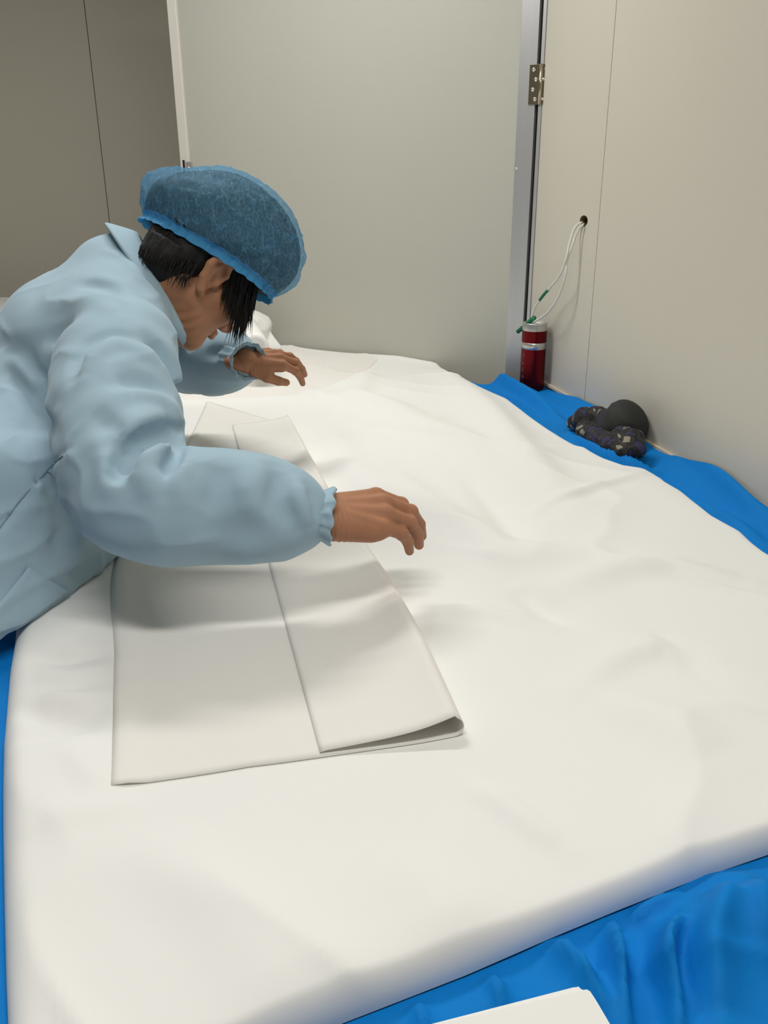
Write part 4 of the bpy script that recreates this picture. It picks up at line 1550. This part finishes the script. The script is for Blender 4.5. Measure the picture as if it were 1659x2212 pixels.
def strand(p0, d0, length, r0, bend, n=7, clump=None):
    global ns
    pts = []
    p = np.array(p0, float); d = unit(d0)
    for k in range(n):
        pts.append(p.copy())
        d = unit(d + bend / n)
        p = p + d * length / (n - 1)
    rr = r0 * (1 - np.linspace(0, 1, n) ** 1.6) + 0.00015
    v_, q_ = tube_geo(pts, rr, 4, cap=False)
    SV.extend(v_)
    SQ.extend([tuple(x + ns for x in q) for q in q_])
    ns += len(v_)


for k in range(620):
    al = RAD(rng.uniform(-6, 150) if k % 3 else rng.uniform(-6, 50))
    lz = rng.uniform(-0.002, 0.02)
    loc = np.array([(0.076 + rng.uniform(-0.002, 0.004)) * math.cos(al), 0.018 + 0.086 * math.sin(al), 0.030 + 0.016 * math.sin(al) + lz])
    p0 = HC + loc @ AXH * HS
    dn_ = -hu * 0.75 + np.array([0, 0, -0.75]) + rng.normal(0, 0.07, 3)
    long_ = 0.050 + 0.050 * math.exp(-((math.degrees(al) - 28) / 22) ** 2)
    L_ = long_ * rng.uniform(0.6, 1.15)
    strand(p0, dn_, L_, rng.uniform(0.0009, 0.0020), np.array([0, 0, -0.5]) + rng.normal(0, 0.06, 3))
for k in range(700):                                              # nape and behind the ear
    ax_ = rng.uniform(-1, 1)
    loc = np.array([0.074 * math.sin(ax_ * 1.35), -0.02 - 0.092 * math.cos(ax_ * 1.35), rng.uniform(-0.040, 0.03)])
    p0 = HC + loc @ AXH * HS
    if (p0 - hc0) @ e2_ > -0.045:
        continue
    strand(p0, -hu * 0.9 + hf * 0.15 + rng.normal(0, 0.07, 3), rng.uniform(0.012, 0.028), rng.uniform(0.0008, 0.0014), rng.normal(0, 0.15, 3) + np.array([0, 0, -0.3]))
pmesh('hair_strands', SV, SQ, M_hair, hair)

# --- bouffant hair net
M_net = bpy.data.materials.new('blue_net_gauze')
M_net.use_nodes = True
nt = M_net.node_tree
b = nt.nodes['Principled BSDF']
b.inputs['Base Color'].default_value = (0.20, 0.46, 0.68, 1)
b.inputs['Roughness'].default_value = 0.7
b.inputs['Specular IOR Level'].default_value = 0.2
tc = nt.nodes.new('ShaderNodeTexCoord')
t1 = nt.nodes.new('ShaderNodeTexNoise'); t1.inputs['Scale'].default_value = 420; t1.inputs['Detail'].default_value = 2
mp = nt.nodes.new('ShaderNodeMapping'); mp.inputs['Scale'].default_value = (1, 0.25, 0.5)
nt.links.new(tc.outputs['Object'], mp.inputs[0]); nt.links.new(mp.outputs[0], t1.inputs[0])
mr = nt.nodes.new('ShaderNodeMapRange')
mr.inputs['From Min'].default_value = 0.3; mr.inputs['From Max'].default_value = 0.7
mr.inputs['To Min'].default_value = 0.20; mr.inputs['To Max'].default_value = 0.48
nt.links.new(t1.outputs['Fac'], mr.inputs[0])
tb_ = nt.nodes.new('ShaderNodeBsdfTransparent')
tb_.inputs[0].default_value = (0.72, 0.88, 1.0, 1)
tl = nt.nodes.new('ShaderNodeBsdfTranslucent'); tl.inputs[0].default_value = (0.06, 0.36, 0.70, 1)
m1 = nt.nodes.new('ShaderNodeMixShader'); m1.inputs[0].default_value = 0.3
nt.links.new(b.outputs[0], m1.inputs[1]); nt.links.new(tl.outputs[0], m1.inputs[2])
m2 = nt.nodes.new('ShaderNodeMixShader')
# creases of doubled gauze
t4 = nt.nodes.new('ShaderNodeTexNoise'); t4.inputs['Scale'].default_value = 30; t4.inputs['Detail'].default_value = 2
nt.links.new(tc.outputs['Object'], t4.inputs[0])
v1 = nt.nodes.new('ShaderNodeVectorMath'); v1.operation = 'MULTIPLY_ADD'
v1.inputs[1].default_value = (0.028, 0.028, 0.028)
nt.links.new(t4.outputs['Color'], v1.inputs[0]); nt.links.new(tc.outputs['Object'], v1.inputs[2])
t3 = nt.nodes.new('ShaderNodeTexVoronoi'); t3.feature = 'DISTANCE_TO_EDGE'; t3.inputs['Scale'].default_value = 27
mp2 = nt.nodes.new('ShaderNodeMapping'); mp2.inputs['Scale'].default_value = (1.7, 1.0, 0.55); mp2.inputs['Rotation'].default_value = (0.3, 0.6, 0.2)
nt.links.new(v1.outputs[0], mp2.inputs[0]); nt.links.new(mp2.outputs[0], t3.inputs['Vector'])
s2 = t3
m3 = nt.nodes.new('ShaderNodeMapRange')
m3.inputs['From Min'].default_value = 0.0; m3.inputs['From Max'].default_value = 0.045
m3.inputs['To Min'].default_value = 0.15; m3.inputs['To Max'].default_value = 0.0
nt.links.new(s2.outputs[0], m3.inputs[0])
s3 = nt.nodes.new('ShaderNodeMath'); s3.operation = 'ADD'; s3.use_clamp = True
nt.links.new(mr.outputs[0], s3.inputs[0]); nt.links.new(m3.outputs[0], s3.inputs[1])
nt.links.new(s3.outputs[0], m2.inputs[0])
nt.links.new(tb_.outputs[0], m2.inputs[1]); nt.links.new(m1.outputs[0], m2.inputs[2])
nt.links.new(m2.outputs[0], nt.nodes['Material Output'].inputs[0])
M_band = mat('blue_net_hem', (0.05, 0.29, 0.58), 0.7, transl=0.25)

NA, NP = 220, 80
phimax = math.acos(-0.46)
capv = np.zeros((NP, NA + 1, 3))
ph = np.linspace(0.001, phimax, NP)[:, None]
an = np.linspace(0, 2 * math.pi, NA + 1)[None, :]
ca_, sa_ = np.sign(np.cos(an)) * np.abs(np.cos(an)) ** 0.85, np.sign(np.sin(an)) * np.abs(np.sin(an)) ** 0.85
ux, uy, uz = np.sin(ph) * ca_, np.cos(ph) * np.ones_like(an), np.sin(ph) * sa_
U3 = np.stack([ux, uy, uz], -1)
nr = 1 - np.abs(vnoise(U3.reshape(-1, 3) * np.array([3.2, 3.6, 3.2]) + 4, 6)).reshape(NP, NA + 1)
nr2 = 1 - np.abs(vnoise(U3.reshape(-1, 3) * np.array([7, 6, 7]) + 9, 16)).reshape(NP, NA + 1)
rim = np.clip((ph - 1.25) / (phimax - 1.25), 0, 1)
gat = np.sin(an * 34 + 4 * np.sin(an * 3)) * rim ** 1.2 * 0.5
sc = 1 + 0.035 * nr ** 3 + 0.018 * nr2 ** 3 - 0.02 + 0.016 * gat - 0.05 * rim ** 3
# slack pouch at the back and fullness over the forehead
back_ = np.exp(-(((ux + 0.93) / 0.26) ** 2 + ((uy + 0.02) / 0.30) ** 2 + (uz / 0.6) ** 2))
sc = (sc + 0.10 * back_) * pouch(ux, uy)
capv = hc0 + (ux * sc * 0.150)[..., None] * e1_ + (uy * sc * 0.108)[..., None] * e2_ + (uz * sc * 0.126)[..., None] * e3_
net = pmesh('hair_net', capv.reshape(-1, 3), grid_quads(NP, NA + 1), M_net, person)
# ruffled elastic hem
ring = capv[-1]
cen = ring[:-1].mean(0)
rows_ = []
for (k_, dn2) in ((1.012, 0.005), (1.0, 0.0), (0.985, -0.004), (1.0, -0.008), (1.025, -0.013)):
    row = []
    for j in range(NA + 1):
        a = 2 * math.pi * j / NA
        wv = 0.0013 * math.sin(57 * a + 2 * math.sin(5 * a)) * (1 if dn2 < -0.004 else 0.4)
        row.append(cen + (ring[j] - cen) * k_ + unit(ring[j] - cen) * wv + e2_ * (dn2 + 0.001 * math.sin(31 * a)))
    rows_.append(row)
rows_ = np.array(rows_)
pmesh('elastic_hem', rows_.reshape(-1, 3), grid_quads(rows_.shape[0], NA + 1), M_band, net)
